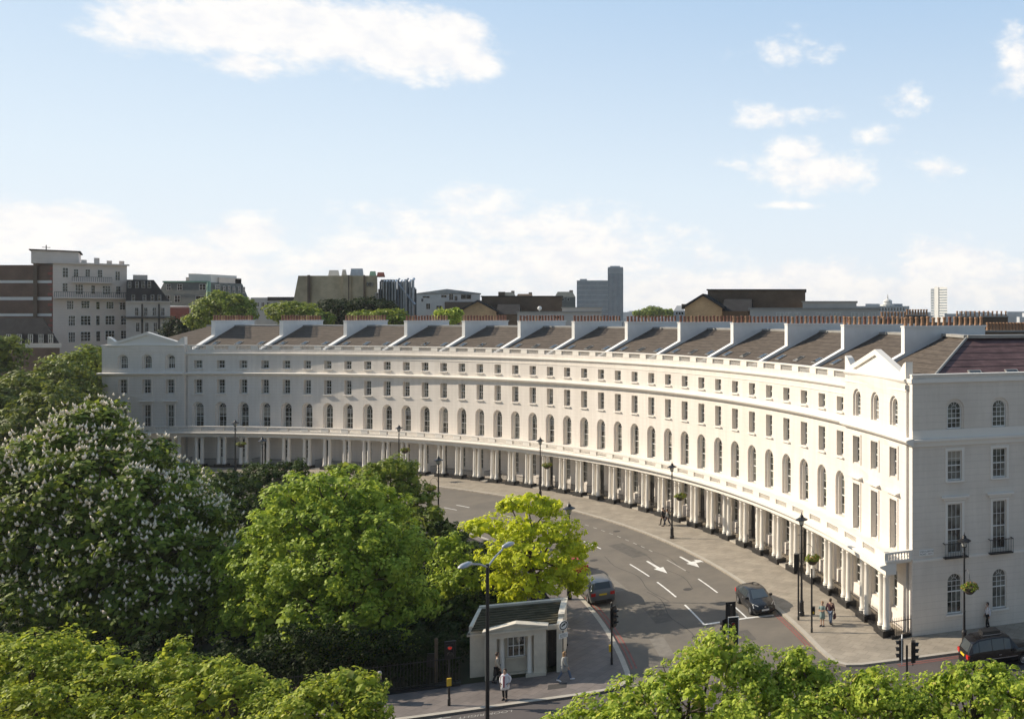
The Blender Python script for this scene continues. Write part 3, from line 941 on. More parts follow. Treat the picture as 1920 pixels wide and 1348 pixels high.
# balcony over the colonnade
bal = MB()
b0, b1 = -3.86, 38.86
NB = 86
span(bal, rect(-2.1, .03, 4.90, 5.06), b0, b1, NB)
span(bal, rect(-2.2, -1.86, 5.58, 5.71), b0, b1, NB)
span(bal, rect(-2.15, -1.92, 5.06, 5.14), b0, b1, NB)
for i in range(-3, 40):
    a, b = i - .5 - .18, i - .5 + .18
    if i == -3: a, b = b0, -3 - .33
    if i == 39: a, b = 38.33, b1
    span(bal, rect(-2.17, -1.90, 5.14, 5.58), a, b)
for i in range(-3, 39):
    for k in range(10):
        q = i - .32 + .64 * (k + .5) / 10
        bal.lathe([(r, z * .88) for r, z in BALP], 6, cv(q, 5.14, -2.03))
for e in (b0, b1):             # the short returns at both ends
    s = .04 if e > 0 else -.04
    def RT(d, z, i): return cv(i, z, d)
    for z0, z1, dd in ((5.58, 5.71, .05), (5.06, 5.14, .02)):
        bal.sweep(rect(-2.2, -.1, z0, z1), [(lambda d, z, i=q: cv(i, z, d)) for q in (e - .035, e + .035)])
    bal.sweep(rect(-.45, -.2, 5.1, 5.6), [(lambda d, z, i=q: cv(i, z, d)) for q in (e - .03, e + .03)])
    for k in range(7):
        bal.lathe([(r * 1.25, z * .88) for r, z in BALP], 6, cv(e, 5.14, -1.8 + k * .21))
part(bal, "balcony_balustrade", "stucco_plain", crescent, True)
ent = MB()
span(ent, [(-2.1, 4.91), (-2.52, 4.86), (-2.52, 4.76), (-2.36, 4.66), (-2.12, 4.58), (-2.12, 4.22), (-1.36, 4.22), (-1.36, 4.91)], b0 - .02, b1 + .02, NB)
part(ent, "entablature", "stucco_plain", crescent, True)

# columns: one mesh, many objects
cm = MB()
cm.lathe([(.29, 0), (.29, .07), (.25, .10), (.285, .15), (.285, .20), (.235, .25), (.232, .8), (.225, 1.6), (.205, 2.8), (.195, 3.42), (.215, 3.44), (.215, 3.48), (.20, 3.5), (.20, 3.56), (.27, 3.64), (.27, 3.66)], 18)
cm.box(-.28, .28, -.28, .28, 3.655, 3.775)
col_me = cm.mesh("column", "column_paint", True)
col_me.polygons.foreach_set("use_smooth", [len(p.vertices) == 4 and abs(p.normal.z) < .9 for p in col_me.polygons])
pm = MB(); pm.box(-.82, .82, -.42, .42, 0, .452); pl_me = pm.mesh("plinth", "black_paint")
ncol = 0
for i in range(-4, 39):
    q = i + .5
    if q < -3.6 or q > 38.7: continue
    put(pl_me, "plinth", crescent, cv(q, 0, -1.73), rot_at(q), world=True)
    for s in (-.125, .125):
        put(col_me, "column", crescent, cv(q + s, .45, -1.73), rot_at(q + s), world=True); ncol += 1
# railings between the plinths, open at the front doors
for i in range(-3, 39):
    rmesh = MB()
    if i % 3 == 0 and 0 <= i <= 35:
        # entrance: low side rails running back to the door
        for sx in (-.24, .24):
            for k in range(9):
                c = cv(i + sx, 0, -1.3 + k * .15)
                rmesh.box(c[0] - .011, c[0] + .011, c[1] - .011, c[1] + .011, .05, 1.15)
            rmesh.sweep(rect(-1.35, -.02, 1.08, 1.12), [(lambda d, z, q=q: cv(q, z, d)) for q in (i + sx - .008, i + sx + .008)])
        part(rmesh, "railing", "iron", crescent, True)
        continue
    span(rmesh, rect(-1.95, -1.65, 0, .2), i - .25, i + .25)  # low black strip standing for the shadow in the lightwell
    span(rmesh, rect(-1.82, -1.78, 1.08, 1.12), i - .26, i + .26)
    for k in range(13):
        c = cv(i - .25 + .5 * k / 12, 0, -1.8)
        rmesh.box(c[0] - .012, c[0] + .012, c[1] - .012, c[1] + .012, .19, 1.26)
    part(rmesh, "railing", "iron", crescent, True)
rmesh = MB()
c0, c1 = 38.72, 38.86
for k in range(12):
    c = cv(38.86, 0, -1.6 + k * .13)
    rmesh.box(c[0] - .013, c[0] + .013, c[1] - .013, c[1] + .013, .19, 1.35)
rmesh.sweep(rect(-1.7, -.3, 1.1, 1.14), [(lambda d, z, q=q: cv(q, z, d)) for q in (38.852, 38.868)])
rmesh.sweep(rect(-1.7, -.3, 0, .2), [(lambda d, z, q=q: cv(q, z, d)) for q in (38.83, 38.89)])
part(rmesh, "railing", "iron", crescent, True)
for i in range(0, 36, 3):
    st = MB()
    span(st, rect(-2.0, -.02, 0, .12), i - .23, i + .23)
    part(st, "door_step", "kerb", crescent, True)

# roof
RZ = lambda d: 15.82 + .437 * (d - .36)
TOPD = 8.65
rf = MB()
span(rf, [(.36, RZ(.36)), (TOPD, RZ(TOPD)), (TOPD, RZ(TOPD) - .3), (.36, RZ(.36) - .3)], -.5, 35.5, 72)
part(rf, "roof", "slate", crescent, True)
rt = MB()
span(rt, [(TOPD - .05, 19.36), (TOPD - .05, 19.62), (TOPD + .7, 19.66), (12.6, 19.5), (14.2, 15.6), (13.8, 15.5), (12.3, 19.1)], -.5, 35.5, 72)
part(rt, "roof_top", "lead", crescent, True)
CORN = Vector(cv(IB, 0, -.24)); CORN.z = 0
# hipped roof of the right-hand end block, with purple slates on the street side
P0 = Vector(cv(35.5, RZ(.36), .36)); P1 = Vector(cv(38.72, RZ(.36), .45)); PT0 = Vector(cv(35.5, RZ(TOPD), TOPD))
Tz = RZ(TOPD)
hipT = Vector((4.55, 65.4, Tz))
flatR = hipT + EV * 5.6; flatR.z = Tz
endR = Vector((*(CORN + EV * 17.2 + NV * .35)[:2], RZ(.36)))
hr = MB(); hr.add([P0, P1, hipT, PT0], [(0, 1, 2, 3)])
part(hr, "end_roof", "slate", crescent, True)
er = MB(); er.add([P1, endR, flatR, hipT], [(0, 1, 2, 3)])
part(er, "end_roof", "purple_slate", crescent, True)
ft = MB()
bk = Vector((*(CORN + EV * 17.2 + NV * 16)[:2], RZ(.36)))
bt = flatR + NV * 8
ft.add([hipT, flatR, bt, PT0 + EV * 3 + NV * 2, PT0], [(0, 1, 2, 3, 4)])
ft.add([endR, bk, bt, flatR], [(0, 1, 2, 3)])
for a, b in ((hipT, flatR), (PT0, hipT)):
    dv = (b - a).normalized(); nv = Vector((-dv.y, dv.x, 0))
    ft.add([a - nv * .25 + Vector((0, 0, .02)), b - nv * .25 + Vector((0, 0, .02)), b + nv * .3 + Vector((0, 0, .02)), a + nv * .3 + Vector((0, 0, .02)), a - nv * .25 + Vector((0, 0, .24)), b - nv * .25 + Vector((0, 0, .24)), b + nv * .3 + Vector((0, 0, .26)), a + nv * .3 + Vector((0, 0, .26))],
           [(0, 1, 2, 3), (4, 5, 6, 7), (0, 1, 5, 4), (1, 2, 6, 5), (2, 3, 7, 6), (3, 0, 4, 7)])
part(ft, "roof_top", "lead", crescent, True)
hp = MB(); hp.tube([P1 + Vector((0, 0, .03)), hipT + Vector((0, 0, .05))], .11, 6); part(hp, "hip_ridge", "lead", crescent, True)
# left-hand end
Q0 = Vector(cv(-.5, RZ(.36), .36)); Q1 = Vector(cv(-3.75, RZ(.36), .4)); QT = Vector(cv(-.5, Tz, TOPD)); Qh = Vector(cv(-1.5, Tz, TOPD)); Qb = Vector(cv(-3.75, RZ(.36), 14))
lr = MB(); lr.add([Q0, Q1, Qh, QT], [(0, 1, 2, 3)]); lr.add([Q1, Qb, Qh], [(0, 1, 2)])
part(lr, "end_roof", "slate", crescent, True)
lt_ = MB(); lt_.sweep(rect(TOPD - .1, 14, Tz - .1, Tz + .18), [(lambda d, z, q=q: cv(q, z, d)) for q in (-1.6, -.5)]); part(lt_, "roof_top", "lead", crescent, True)

# chimney stacks on every party wall, each with its row of pots
sk = MB()
prof = [(.4, RZ(.4) - .2), (.4, RZ(.4) + .14), (4.85, 18.08), (4.85, 20.2), (12.7, 20.2), (12.7, 18.5), (8.4, 18.5)]
sk.add([(-.24, d, z) for d, z in prof] + [(.24, d, z) for d, z in prof], [tuple(range(7)), tuple(range(7, 14))[::-1]] + [(k, (k + 1) % 7, 7 + (k + 1) % 7, 7 + k) for k in range(7)])
sk.box(-.32, .32, 4.76, 12.8, 20.2, 20.34)
stack_me = sk.mesh("chimney_stack", "stack_render")
cp = MB()
lo_, hi_ = (.4, RZ(.4) + .141), (4.85, 18.081)
cp.add([(x, d, z + h) for x in (-.3, .3) for d, z in (lo_, hi_) for h in (0, .09)], [(0, 1, 3, 2), (4, 6, 7, 5), (0, 4, 5, 1), (2, 3, 7, 6), (1, 5, 7, 3), (0, 2, 6, 4)])
cp.box(-.27, .27, 4.80, 4.86, 18.1, 20.2)
coping_me = cp.mesh("coping", "white_paint")
pot = MB(); pot.lathe([(.15, 0), (.165, .1), (.145, .14), (.125, .5), (.135, .56), (.165, .60), (.165, .68), (.13, .72), (.10, .72)], 10)
pot_me = [pot.mesh("chimney_pot", "terracotta", False), pot.mesh("chimney_pot", "terracotta_buff", False)]
random.seed(5)
for k in range(13):
    i = -.5 + 3 * k
    t = T0 + DT * i
    s_o = put(stack_me, "chimney_stack", crescent, (CX + R * math.sin(t), CY + R * math.cos(t), 0), -t, world=True)
    put(coping_me, "coping", s_o)
    for j in range(15):
        p = put(pot_me[1 if (k >= 11 and random.random() < .8) or random.random() < .15 else 0], "chimney_pot", s_o, (0, 5.05 + j * .53, 20.33))
        p.scale = (1, 1, random.uniform(.92, 1.08))
# skylights
skl = MB(); skl.box(-.34, .34, -.5, .5, .0, .07)
sky_me = skl.mesh("skylight", "lead")
skg = MB(); skg.box(-.27, .27, -.42, .42, .07, .085)
skg_me = skg.mesh("skylight_glass", "glass_dark")
slope = math.atan(.437)
def skylight(i, d, rotx=slope):
    c = cv(i, RZ(d) + .02, d)
    o = put(sky_me, "skylight", crescent, c, 0, world=True)
    o.rotation_euler = (Matrix.Rotation(rot_at(i), 3, "Z") @ Matrix.Rotation(rotx, 3, "X")).to_euler()
    put(skg_me, "skylight_glass", o)
for i in range(36):
    skylight(i + .0, 3.15)
skylight(38.05, 2.6)
for u in (5.7, 8.6):                      # two dormer lights in the purple roof
    b = CORN + EV * u + NV * 2.5
    n = (flatR - hipT).cross(P1 - hipT).normalized()
    n = n if n.z > 0 else -n
    # plane through P1
    z = P1.z - (n.x * (b.x - P1.x) + n.y * (b.y - P1.y)) / n.z
    o = put(sky_me, "skylight", crescent, (b.x, b.y, z + .03), 0, world=True)
    q = n.to_track_quat("Z", "Y")
    o.rotation_euler = q.to_euler(); o.scale = (1.5, 1.1, 1)
    put(skg_me, "skylight_glass", o)

# end wall towards the main road
def TE(s, z, d):
    p = CORN + EV * s + NV * d
    return (p.x, p.y, z)
ew = MB()
EC = (3.02, 6.33, 9.7, 13.1)
holes = []
for c in EC:
    holes.append([(arch_loop(c, 1.05, 1.15, 3.86, True), .2)])
    holes.append([(arch_loop(c, 1.0, 5.25, 8.55, False), .2)])
    holes.append([(arch_loop(c, 1.0, 10.12, 12.10, False), .2)])
    holes.append([(arch_loop(c, 1.36, 13.57, 15.6, True), .08), (arch_loop(c, 1.04, 13.57, 15.42, True), .08), (arch_loop(c, 1.04, 13.57, 15.42, True), .22)])
wall_panel(ew, TE, 0.0, 17.5, 0, 17.2, holes, 0)
def ebox(mb, s0, s1, d0, d1, z0, z1):
    mb.box(s0, s1, d0, d1, z0, z1, lambda a, b, c: TE(a, c, b))
ew.add([TE(0, 0, 0), TE(0, 17.2, 0), TE(0, 17.2, .5), TE(0, 0, .5)], [(0, 1, 2, 3)])
ew.add([TE(0, 17.2, 0), TE(17.5, 17.2, 0), TE(17.5, 17.2, .35), TE(0, 17.2, .35), TE(0, 16.0, .35), TE(17.5, 16.0, .35)], [(0, 1, 2, 3), (3, 2, 5, 4)])
ew.add([TE(17.5, 0, 0), TE(17.5, 17.2, 0), TE(17.5, 17.2, 16), TE(17.5, 0, 16)], [(0, 1, 2, 3)])
ew.add([TE(17.5, 0, 16), TE(17.5, 15.8, 16), TE(6, 15.8, 16), TE(6, 0, 16)], [(0, 1, 2, 3)])
part(ew, "end_wall", "rusticated", crescent, True)
tr = MB()
ebox(tr, -.1, 17.6, -.12, .1, 16.72, 16.98); ebox(tr, -.05, 17.55, -.06, .42, 17.2, 17.28)
ebox(tr, -.2, 17.6, -.30, .05, 12.84, 13.0); ebox(tr, -.1, 17.6, -.1, .05, 12.5, 12.84); ebox(tr, 0.02, 17.5, -.04, .05, 13.0, 13.55)
ebox(tr, 0.05, 17.5, -.06, .05, 4.86, 5.02)
for c in EC:
    ebox(tr, c - .98, c + .98, -.28, .05, 8.98, 9.1); ebox(tr, c - .8, c + .8, -.12, .05, 8.78, 8.98)
    for z0, z1, w in ((5.2, 8.66, 1.0), (10.0, 12.22, 1.0)):
        for sx in (-1, 1):
            ebox(tr, c + sx * (w / 2 + .1) - .085, c + sx * (w / 2 + .1) + .085, -.05, .05, z0, z1 - .09)
        ebox(tr, c - w / 2 - .2, c + w / 2 + .2, -.055, .05, z1 - .09, z1 + .08)
    ebox(tr, c - .66, c + .66, -.14, .05, 10.0, 10.12); ebox(tr, c - .66, c + .66, -.12, .05, 1.04, 1.15)
part(tr, "end_wall_trim", "stucco_plain", crescent, True)
erz = math.atan2(EV.y, EV.x)
for c in EC:
    add_window("street_window", crescent, TE(c, 1.16, .16), erz)
    add_window("tall_window", crescent, TE(c, 5.2, .17), erz).scale = (.93, 1, .985)
    add_window("sash_window", crescent, TE(c, 10.12, .17), erz).scale = (.88, 1, 1)
    add_window("round_headed_window", crescent, TE(c, 13.58, .18), erz)
    bk_ = MB()
    ebox(bk_, c - .86, c + .86, -.42, -.02, 4.98, 5.05)
    ebox(bk_, c - .86, c + .86, -.42, -.38, 5.96, 6.0)
    for sx in (-1, 1): ebox(bk_, c + sx * .84 - .02, c + sx * .84 + .02, -.42, 0, 5.94, 5.99)
    for k in range(15):
        s = c - .84 + 1.68 * k / 14
        ebox(bk_, s - .011, s + .011, -.411, -.389, 5.05, 5.97)
    part(bk_, "balconette", "iron", crescent, True)
dp = MB(); dp.tube([cv(38.70, .1, -.33), cv(38.70, 16.3, -.33)], .06, 8); dp.box(*[v for a, e in zip(cv(38.70, 16.4, -.33), (.14, .14, .16)) for v in (a - e, a + e)])
part(dp, "downpipe", "grey_render", crescent, True)
dp = MB(); dp.tube([cv(-.46, .1, -.08), cv(-.46, 15.4, -.08)], .05, 8); part(dp, "downpipe", "grey_render", crescent, True)

# street name plate on the end wall
sg = thing("street_sign", "white street name plate on the end wall beside the corner balcony", "street sign", TE(.98, 5.46, -.03), erz)
b_ = MB(); b_.box(-.5, .5, -.015, .015, -.2, .2); part(b_, "plate", "white_paint", sg)
for txt, sx, sz, x, z, m in (("MARYLEBONE", .15, .15, -.44, .03, "black_paint"), ("ROAD", .15, .15, -.44, -.14, "black_paint"), ("NW1", .15, .15, .1, -.14, "line_red")):
    o = put(text_mesh(txt, sx, "lettering", m), "lettering", sg, (x, -.018, z)); o.rotation_euler = (R_(90), 0, 0)
# ------------------------------------------------------------------ buildings beyond
def onplane(x, y, P, dvec):
    """(u, z) where the line of sight through a place in the photo meets the vertical wall P + u*dvec"""
    d = Vector(((x - U0) / F, 1, (HZ - y) / F))
    det = d.x * (-dvec.y) - d.y * (-dvec.x)
    s = (P.x * (-dvec.y) - P.y * (-dvec.x)) / det
    u = (d.x * P.y - d.y * P.x) / det
    return u, EYE + s * d.z
_wm = {}
def bwin(parent, T, rz, u0, u1, z0, z1, name="window", frame="white_paint", glass="glass_dark", cols=2, rows=2, out=.02):
    w, h = u1 - u0, z1 - z0
    f = MB(); t = min(.05, w * .05)
    f.box(-w / 2, w / 2, -.06, .0, 0, t); f.box(-w / 2, w / 2, -.06, .0, h - t, h)
    f.box(-w / 2, -w / 2 + t, -.058, .0, t, h - t); f.box(w / 2 - t, w / 2, -.058, .0, t, h - t)
    for k in range(1, cols):
        x = -w / 2 + w * k / cols; f.box(x - t / 2, x + t / 2, -.05, 0, t, h - t)
    for k in range(1, rows):
        z = h * k / rows; f.box(-w / 2 + t, w / 2 - t, -.045, 0, z - t / 2, z + t / 2)
    p = T((u0 + u1) / 2, z0, -out)
    o = put(f.mesh(name, frame), name, parent, p, rz, world=True)
    g = MB(); g.add([(-w / 2 + .01, -.02, .01), (w / 2 - .01, -.02, .01), (w / 2 - .01, -.02, h - .01), (-w / 2 + .01, -.02, h - .01)], [(0, 1, 2, 3)])
    put(g.mesh("glass", glass), "glass", o)
    return o
class Block:
    """a building with a street wall from P to Q (plan points), running back dep metres"""
    def __init__(s, name, label, cat, P, Q, z1, dep, m="pale_stone", z0=-.25, wall=True, group=None, square=False):
        s.P, s.Q = Vector((P[0], P[1], 0)), Vector((Q[0], Q[1], 0))
        s.e = (s.Q - s.P).normalized(); s.n = Vector((-s.e.y, s.e.x, 0)) if square else s.Q.normalized(); s.L = (s.Q - s.P).length
        s.z1, s.dep = z1, dep
        s.rz = math.atan2(s.e.y, s.e.x)
        s.o = thing(name, label, cat, (s.P.x, s.P.y, 0), 0, group)
        if wall:
            s.box("wall", m, 0, s.L, 0, dep, z0, z1)
    def T(s, u, z, d):
        p = s.P + s.e * u + s.n * d
        return (p.x, p.y, z)
    def F(s, a, b, c): return s.T(a, c, b)
    def box(s, name, m, u0, u1, d0, d1, z0, z1):
        mb = MB(); mb.box(u0, u1, d0, d1, z0, z1, s.F); return part(mb, name, m, s.o, True)
    def frus(s, name, m, u0, u1, d0, d1, z0, z1, ins):
        mb = MB(); mb.frustum(u0, u1, d0, d1, z0, z1, ins, s.F); return part(mb, name, m, s.o, True)
    def uz(s, x, y, d=0.0): return onplane(x, y, s.P + s.n * d, s.e)
    def win(s, x0, y0, x1, y1, d=0.0, **k):
        a, zt = s.uz(x0, y0, d); b, _ = s.uz(x1, y0, d); _, zb = s.uz(x0, y1, d)
        return bwin(s.o, lambda u, z, o: s.T(u, z, d + o), s.rz, min(a, b), max(a, b), zb, zt, **k)
def pxy(x, Y): return ((x - U0) / F * Y, Y)
def zpx(y, Y): return EYE + (HZ - y) / F * Y

# brick-sided stone mansion block, far left
Y1 = 166
A = Block("mansion_block", "tall pale stone mansion block with balconies and a dark brick side wall banded in white", "building", pxy(99, Y1), pxy(238, Y1 + 9), zpx(492, Y1), 24, "portland")
sd = Block("x", None, None, pxy(-60, Y1 + .5), pxy(99, Y1 + .02), 0, 1, wall=False)
bpy.data.objects.remove(sd.o)
sd.o = A.o
sd.box("brick_side_wall", "brown_brick", 0, sd.L, 0, 26, -.25, zpx(497, Y1))
for ya, yb in ((526, 531), (557, 563), (588, 593)):
    for xa, xb in ((-60, 62), (70, 97)):
        ua, za = sd.uz(xa, ya); ub, _ = sd.uz(xb, ya); _, zb = sd.uz(xa, yb)
        sd.box("stone_band", "white_render", ua, ub, -.12, .1, zb, za)
u0, _ = sd.uz(62.5, 500); u1, _ = sd.uz(69.5, 500)
sd.box("chimney_breast", "dark_brick", u0, u1, -.5, .1, 0, zpx(488, Y1))
qm = MB()
for k in range(22):
    z = zpx(497, Y1) - .4 - k * 1.0
    qm.box(sd.L - (1.0 if k % 2 else .6), sd.L + .01, -.1, .3, z - .5, z, sd.F)
part(qm, "quoins", "red_brick", A.o, True)
for (x0, y0, x1, y1, c) in [(117, 502, 128, 520, 2), (138, 505, 147, 519, 2), (160, 505, 169, 519, 2), (183, 506, 192, 520, 2), (216, 509, 225, 526, 2),
    (117, 531, 127, 547, 2), (141, 533, 156, 552, 3), (171, 535, 178, 551, 1), (192, 536, 207, 552, 3), (217, 537, 226, 552, 2),
    (125, 564, 138, 580, 3), (152, 564, 168, 578, 3), (180, 566, 187, 580, 1), (199, 566, 213, 579, 3), (224, 567, 235, 581, 2),
    (128, 592, 141, 611, 3), (151, 592, 170, 610, 3), (180, 592, 187, 610, 1), (197, 592, 215, 609, 3), (226, 592, 238, 609, 2),
    (128, 623, 141, 642, 3), (151, 622, 170, 640, 3), (180, 621, 188, 640, 1), (197, 620, 215, 638, 3), (226, 620, 238, 635, 2)]:
    A.win(x0, y0, x1, y1, cols=c, rows=3)
def rail(B, x0, x1, yt, yb, dout, name="balcony"):
    u0, zt = B.uz(x0, yt); u1, _ = B.uz(x1, yt); _, zb = B.uz(x0, yb)
    mb = MB(); mb.box(u0, u1, -dout, .05, zb - .25, zb, B.F)
    sl = part(mb, name, "portland", B.o, True)
    mb = MB(); mb.box(u0, u1, -dout, -dout + .06, zt - .08, zt, B.F)
    n = int((u1 - u0) / .3)
    for k in range(n + 1):
        u = u0 + (u1 - u0) * k / n
        mb.box(u - .03, u + .03, -dout + .01, -dout + .05, zb, zt - .08, B.F)
    o = put(mb.mesh("railing", "iron"), "railing", sl)
    o.matrix_parent_inverse = Matrix.Identity(4); o.matrix_parent_inverse = sl.matrix_parent_inverse.inverted() @ PM[B.o.name].inverted() @ Matrix.Identity(4) if False else Matrix.Identity(4)
rail(A, 136, 210, 519, 528, 1.6)
rail(A, 103, 239, 547, 557, 1.8)
u1_, _ = A.uz(136, 500); u2_, _ = A.uz(212, 500)
A.box("penthouse", "portland", -3.1, u1_ + .8, 2, 14, zpx(492, Y1) - .2, zpx(472, Y1 + 3))
A.box("penthouse_roof", "mansard_dark", -3.4, u1_ + 1.1, 1.7, 14.3, zpx(472, Y1 + 3), zpx(470, Y1 + 3))
A.box("cornice", "portland", -.2, A.L + .4, -.5, .2, zpx(494, Y1), zpx(491, Y1))
for k in range(4):
    A.box("chimney", "portland", u1_ + 1.2 + k * 1.9, u1_ + 2.0 + k * 1.9, 1, 3, zpx(494, Y1), zpx(494, Y1) + random.uniform(.9, 1.7))
mb = MB(); mb.tube([A.T(u1_ - 4, zpx(470, Y1), 6), A.T(u1_ - 4, zpx(457, Y1), 6)], .08, 5); mb.box(u1_ - 4.6, u1_ - 3.4, 5.95, 6.05, zpx(462, Y1), zpx(461, Y1), A.F)
part(mb, "aerial", "iron", A.o, True)

# low terrace with black mansard in front of it
Y2 = 150
B = Block("terraced_house", "low brick house with black mansard roof and white dormers, below the brick side wall", "house", pxy(-80, Y2), pxy(112, Y2), zpx(652, Y2), 14, "brown_brick")
B.frus("mansard_roof", "mansard_dark", 0, B.L, .3, 13.7, zpx(648, Y2), zpx(597, Y2), (.3, 3.0, 4.0, 4.0))
B.box("parapet", "pale_stone", -.1, B.L + .3, -.3, .4, zpx(652, Y2), zpx(644, Y2))
for x in (12, 32, 53, 73, 91):
    u, zt = B.uz(x, 627); u2, zb = B.uz(x + 8.5, 643)
    d = B.box("dormer", "mansard_dark", u - .15, u2 + .15, .5, 2.5, zb - .1, zt + .15)
    bwin(B.o, lambda uu, z, o: B.T(uu, z, .5 + o), B.rz, u, u2, zb, zt, cols=2, rows=2, glass="glass")
# narrow pale house with grey mansard
Y3 = 172
C = Block("mansion_house", "narrow pale stone house with grey slate mansard and downpipes, right of the mansion block", "building", pxy(236, Y3), pxy(319, Y3 + 3), zpx(566, Y3), 16, "pale_stone")
C.frus("mansard_roof", "mansard_dark", 0, C.L, .3, 15, zpx(566, Y3), zpx(524, Y3), (.1, 2.6, 1.2, 2))
C.box("cornice", "pale_stone", -.1, C.L + .3, -.5, .3, zpx(567, Y3), zpx(564.5, Y3))
C.box("balcony", "iron", -.1, C.L + .9, -1.1, .2, zpx(597, Y3), zpx(594, Y3))
C.box("chimney", "pale_stone", 1, 3.3, 4, 5.5, zpx(526, Y3), zpx(514, Y3))
for r, (ya, yb) in enumerate(((528, 540), (553, 564))):
    for x in (240, 254, 266, 277) if r == 0 else (247, 268, 283, 296):
        C.win(x, ya, x + 6, yb, d=.15 + .6 * (1 - r), cols=1, rows=2)
for x in (253, 270, 286, 302):
    C.win(x, 577, x + 7, 592, cols=2, rows=2); C.win(x + 2, 605, x + 9, 622, cols=2, rows=2)
for x in (266.5, 298):
    u, zz = C.uz(x, 570); mb = MB(); mb.tube([C.T(u, 2, -.12), C.T(u, zz, -.12)], .14, 6); part(mb, "downpipe", "iron", C.o, True)
# green-edged mansard building
Y4 = 205
D = Block("mansard_building", "dark slate mansard building with green copper edges and white attic windows", "building", pxy(284, Y4), pxy(389, Y4), zpx(574, Y4), 13.9, "pale_stone", square=True)
D.frus("mansard_roof", "mansard", 0, D.L, .2, 13.8, zpx(573, Y4), zpx(529, Y4), (1.6, 1.0, 1.4, 1.8))
DS = Block("x", None, None, D.T(D.L, 0, 0)[:2], D.T(D.L, 0, 13.9)[:2], 0, 1, wall=False, square=True)
bpy.data.objects.remove(DS.o); DS.o = D.o
uu, _ = D.uz(389, 540)
mb = MB(); mb.tube([D.T(D.L, zpx(573, Y4), .2), D.T(D.L - 1.0, zpx(529, Y4), 1.6)], .4, 6); part(mb, "copper_hip", "copper", D.o, True)
D.box("copper_ridge", "copper", 1.5, D.L - .9, 1.3, 1.9, zpx(529.5, Y4), zpx(526.5, Y4))
D.box("red_wall", "red_brick", 3.5, 9.0, -.15, .1, zpx(600, Y4), zpx(577, Y4))
D.box("roof_house", "pale_stone", 4.0, D.L - 1.2, 5, 12, zpx(530, Y4), zpx(521, Y4 + 8)); D.box("roof_house", "white_render", 6.5, D.L - 1.6, 3, 11, zpx(529, Y4), zpx(516, Y4 + 7))
D.box("chimney", "pale_stone", 5.5, 7.4, 4, 6, zpx(529, Y4), zpx(514, Y4 + 6)); D.box("chimney", "pale_stone", D.L - 3.4, D.L - 1.2, 10, 12, zpx(530, Y4), zpx(522, Y4 + 6))
for x, y, w, h in ((313, 533, 8, 11), (333, 533, 9, 11), (374, 533, 12, 11), (309, 554, 10, 13), (328, 554, 10, 13), (367, 555, 20, 12), (403, 534, 9, 10), (418, 536, 4, 12), (427, 536, 4, 12), (436, 537, 4, 12), (446, 537, 4, 12), (455, 538, 4, 12)):
    if x < 389: D.win(x, y, x + w, y + h, d=(.3 if y > 545 else 1.0), cols=2, rows=2)
    else: DS.win(x, y, x + w, y + h, d=.55, cols=1, rows=2)
# low grey buildings between
E_ = Block("office_building", "low grey flat-roofed building left of the big tan brick wall", "building", pxy(470, 230), pxy(560, 230), zpx(558, 230), 20, "grey_render")
E_.box("parapet", "mansard_dark", 4.5, E_.L, -.3, .4, zpx(564, 230), zpx(557, 230))
for x in (480, 490, 500, 512, 524): E_.win(x, 567, x + 6, 575, cols=2, rows=1)
# big windowless tan brick block
Y5 = 190
G = Block("brick_block", "huge windowless tan brick block with sloping left side and white roof plant", "building", pxy(546, Y5), pxy(709, Y5), zpx(517, Y5), 30, "tan_brick", wall=False)
ul, _ = G.uz(559, 517)
mb = MB(); mb.frustum(0, G.L, 0, 30, zpx(585, Y5), zpx(517, Y5), (ul, .2, .3, .3), G.F); mb.box(0, G.L, 0, 30, -.25, zpx(585, Y5) + .001, G.F)
part(mb, "wall", "tan_brick", G.o, True)
for x, w, m in ((579, 1.2, "dark_brick"), (650, 3.4, "tan_brick"), (654, .6, "dark_brick"), (683, .8, "dark_brick")):
    u, _ = G.uz(x, 550)
    G.box("pier", m, u - w / 4, u + w / 4, -.35 if m == "tan_brick" else -.37, .4, 5, zpx(516, Y5))
for x0, x1, yt, m in ((615, 636, 507, "white_render"), (640, 650, 506, "grey_render"), (656, 682, 504, "duct"), (692, 706, 509, "copper"), (706, 722, 511, "red_brick")):
    u0, _ = G.uz(x0, 510, 5); u1, _ = G.uz(x1, 510, 5)
    G.frus("roof_plant", m, u0, u1, 5, 9, zpx(519, Y5 + 5), zpx(yt, Y5 + 5), .25)
G.win(688, 530, 699, 537, cols=1, rows=1, frame="lead"); G.win(704, 549, 710, 566, cols=2, rows=1)
H_ = Block("plant_building", "dark building of metal ducts and flues beside the tan brick block", "building", pxy(709, Y5 + 4), pxy(781, Y5 + 4), zpx(541, Y5), 22, "duct_dark")
random.seed(21)
for k in range(12):
    u = .6 + k * .66
    mb = MB(); zt = zpx(random.choice((524, 527, 530, 527)), Y5); mb.tube([H_.T(u, 3, -.8), H_.T(u, zt, -.8), H_.T(u + .2, zt + .3, .8)], random.uniform(.16, .3), 8)
    part(mb, "flue", "duct" if k % 3 else "duct_dark", H_.o, True)
mb = MB(); mb.tube([H_.T(4.6, zpx(531, Y5), -.9), H_.T(H_.L - .4, zpx(571, Y5), -.9)], .28, 6); part(mb, "stair", "duct", H_.o, True)
for x0, x1, yt in ((716, 740, 523), (745, 768, 527), (760, 779, 538)):
    u0, _ = H_.uz(x0, 540); u1, _ = H_.uz(x1, 540)
    H_.box("roof_plant", "duct_dark" if x0 != 745 else "duct", u0, u1, .4, 5, zpx(542, Y5), zpx(yt, Y5))
mb = MB(); mb.tube([H_.T(6.3, 3, -1.3), H_.T(6.3, zpx(523, Y5), -1.3)], .2, 6); part(mb, "flue", "duct", H_.o, True)
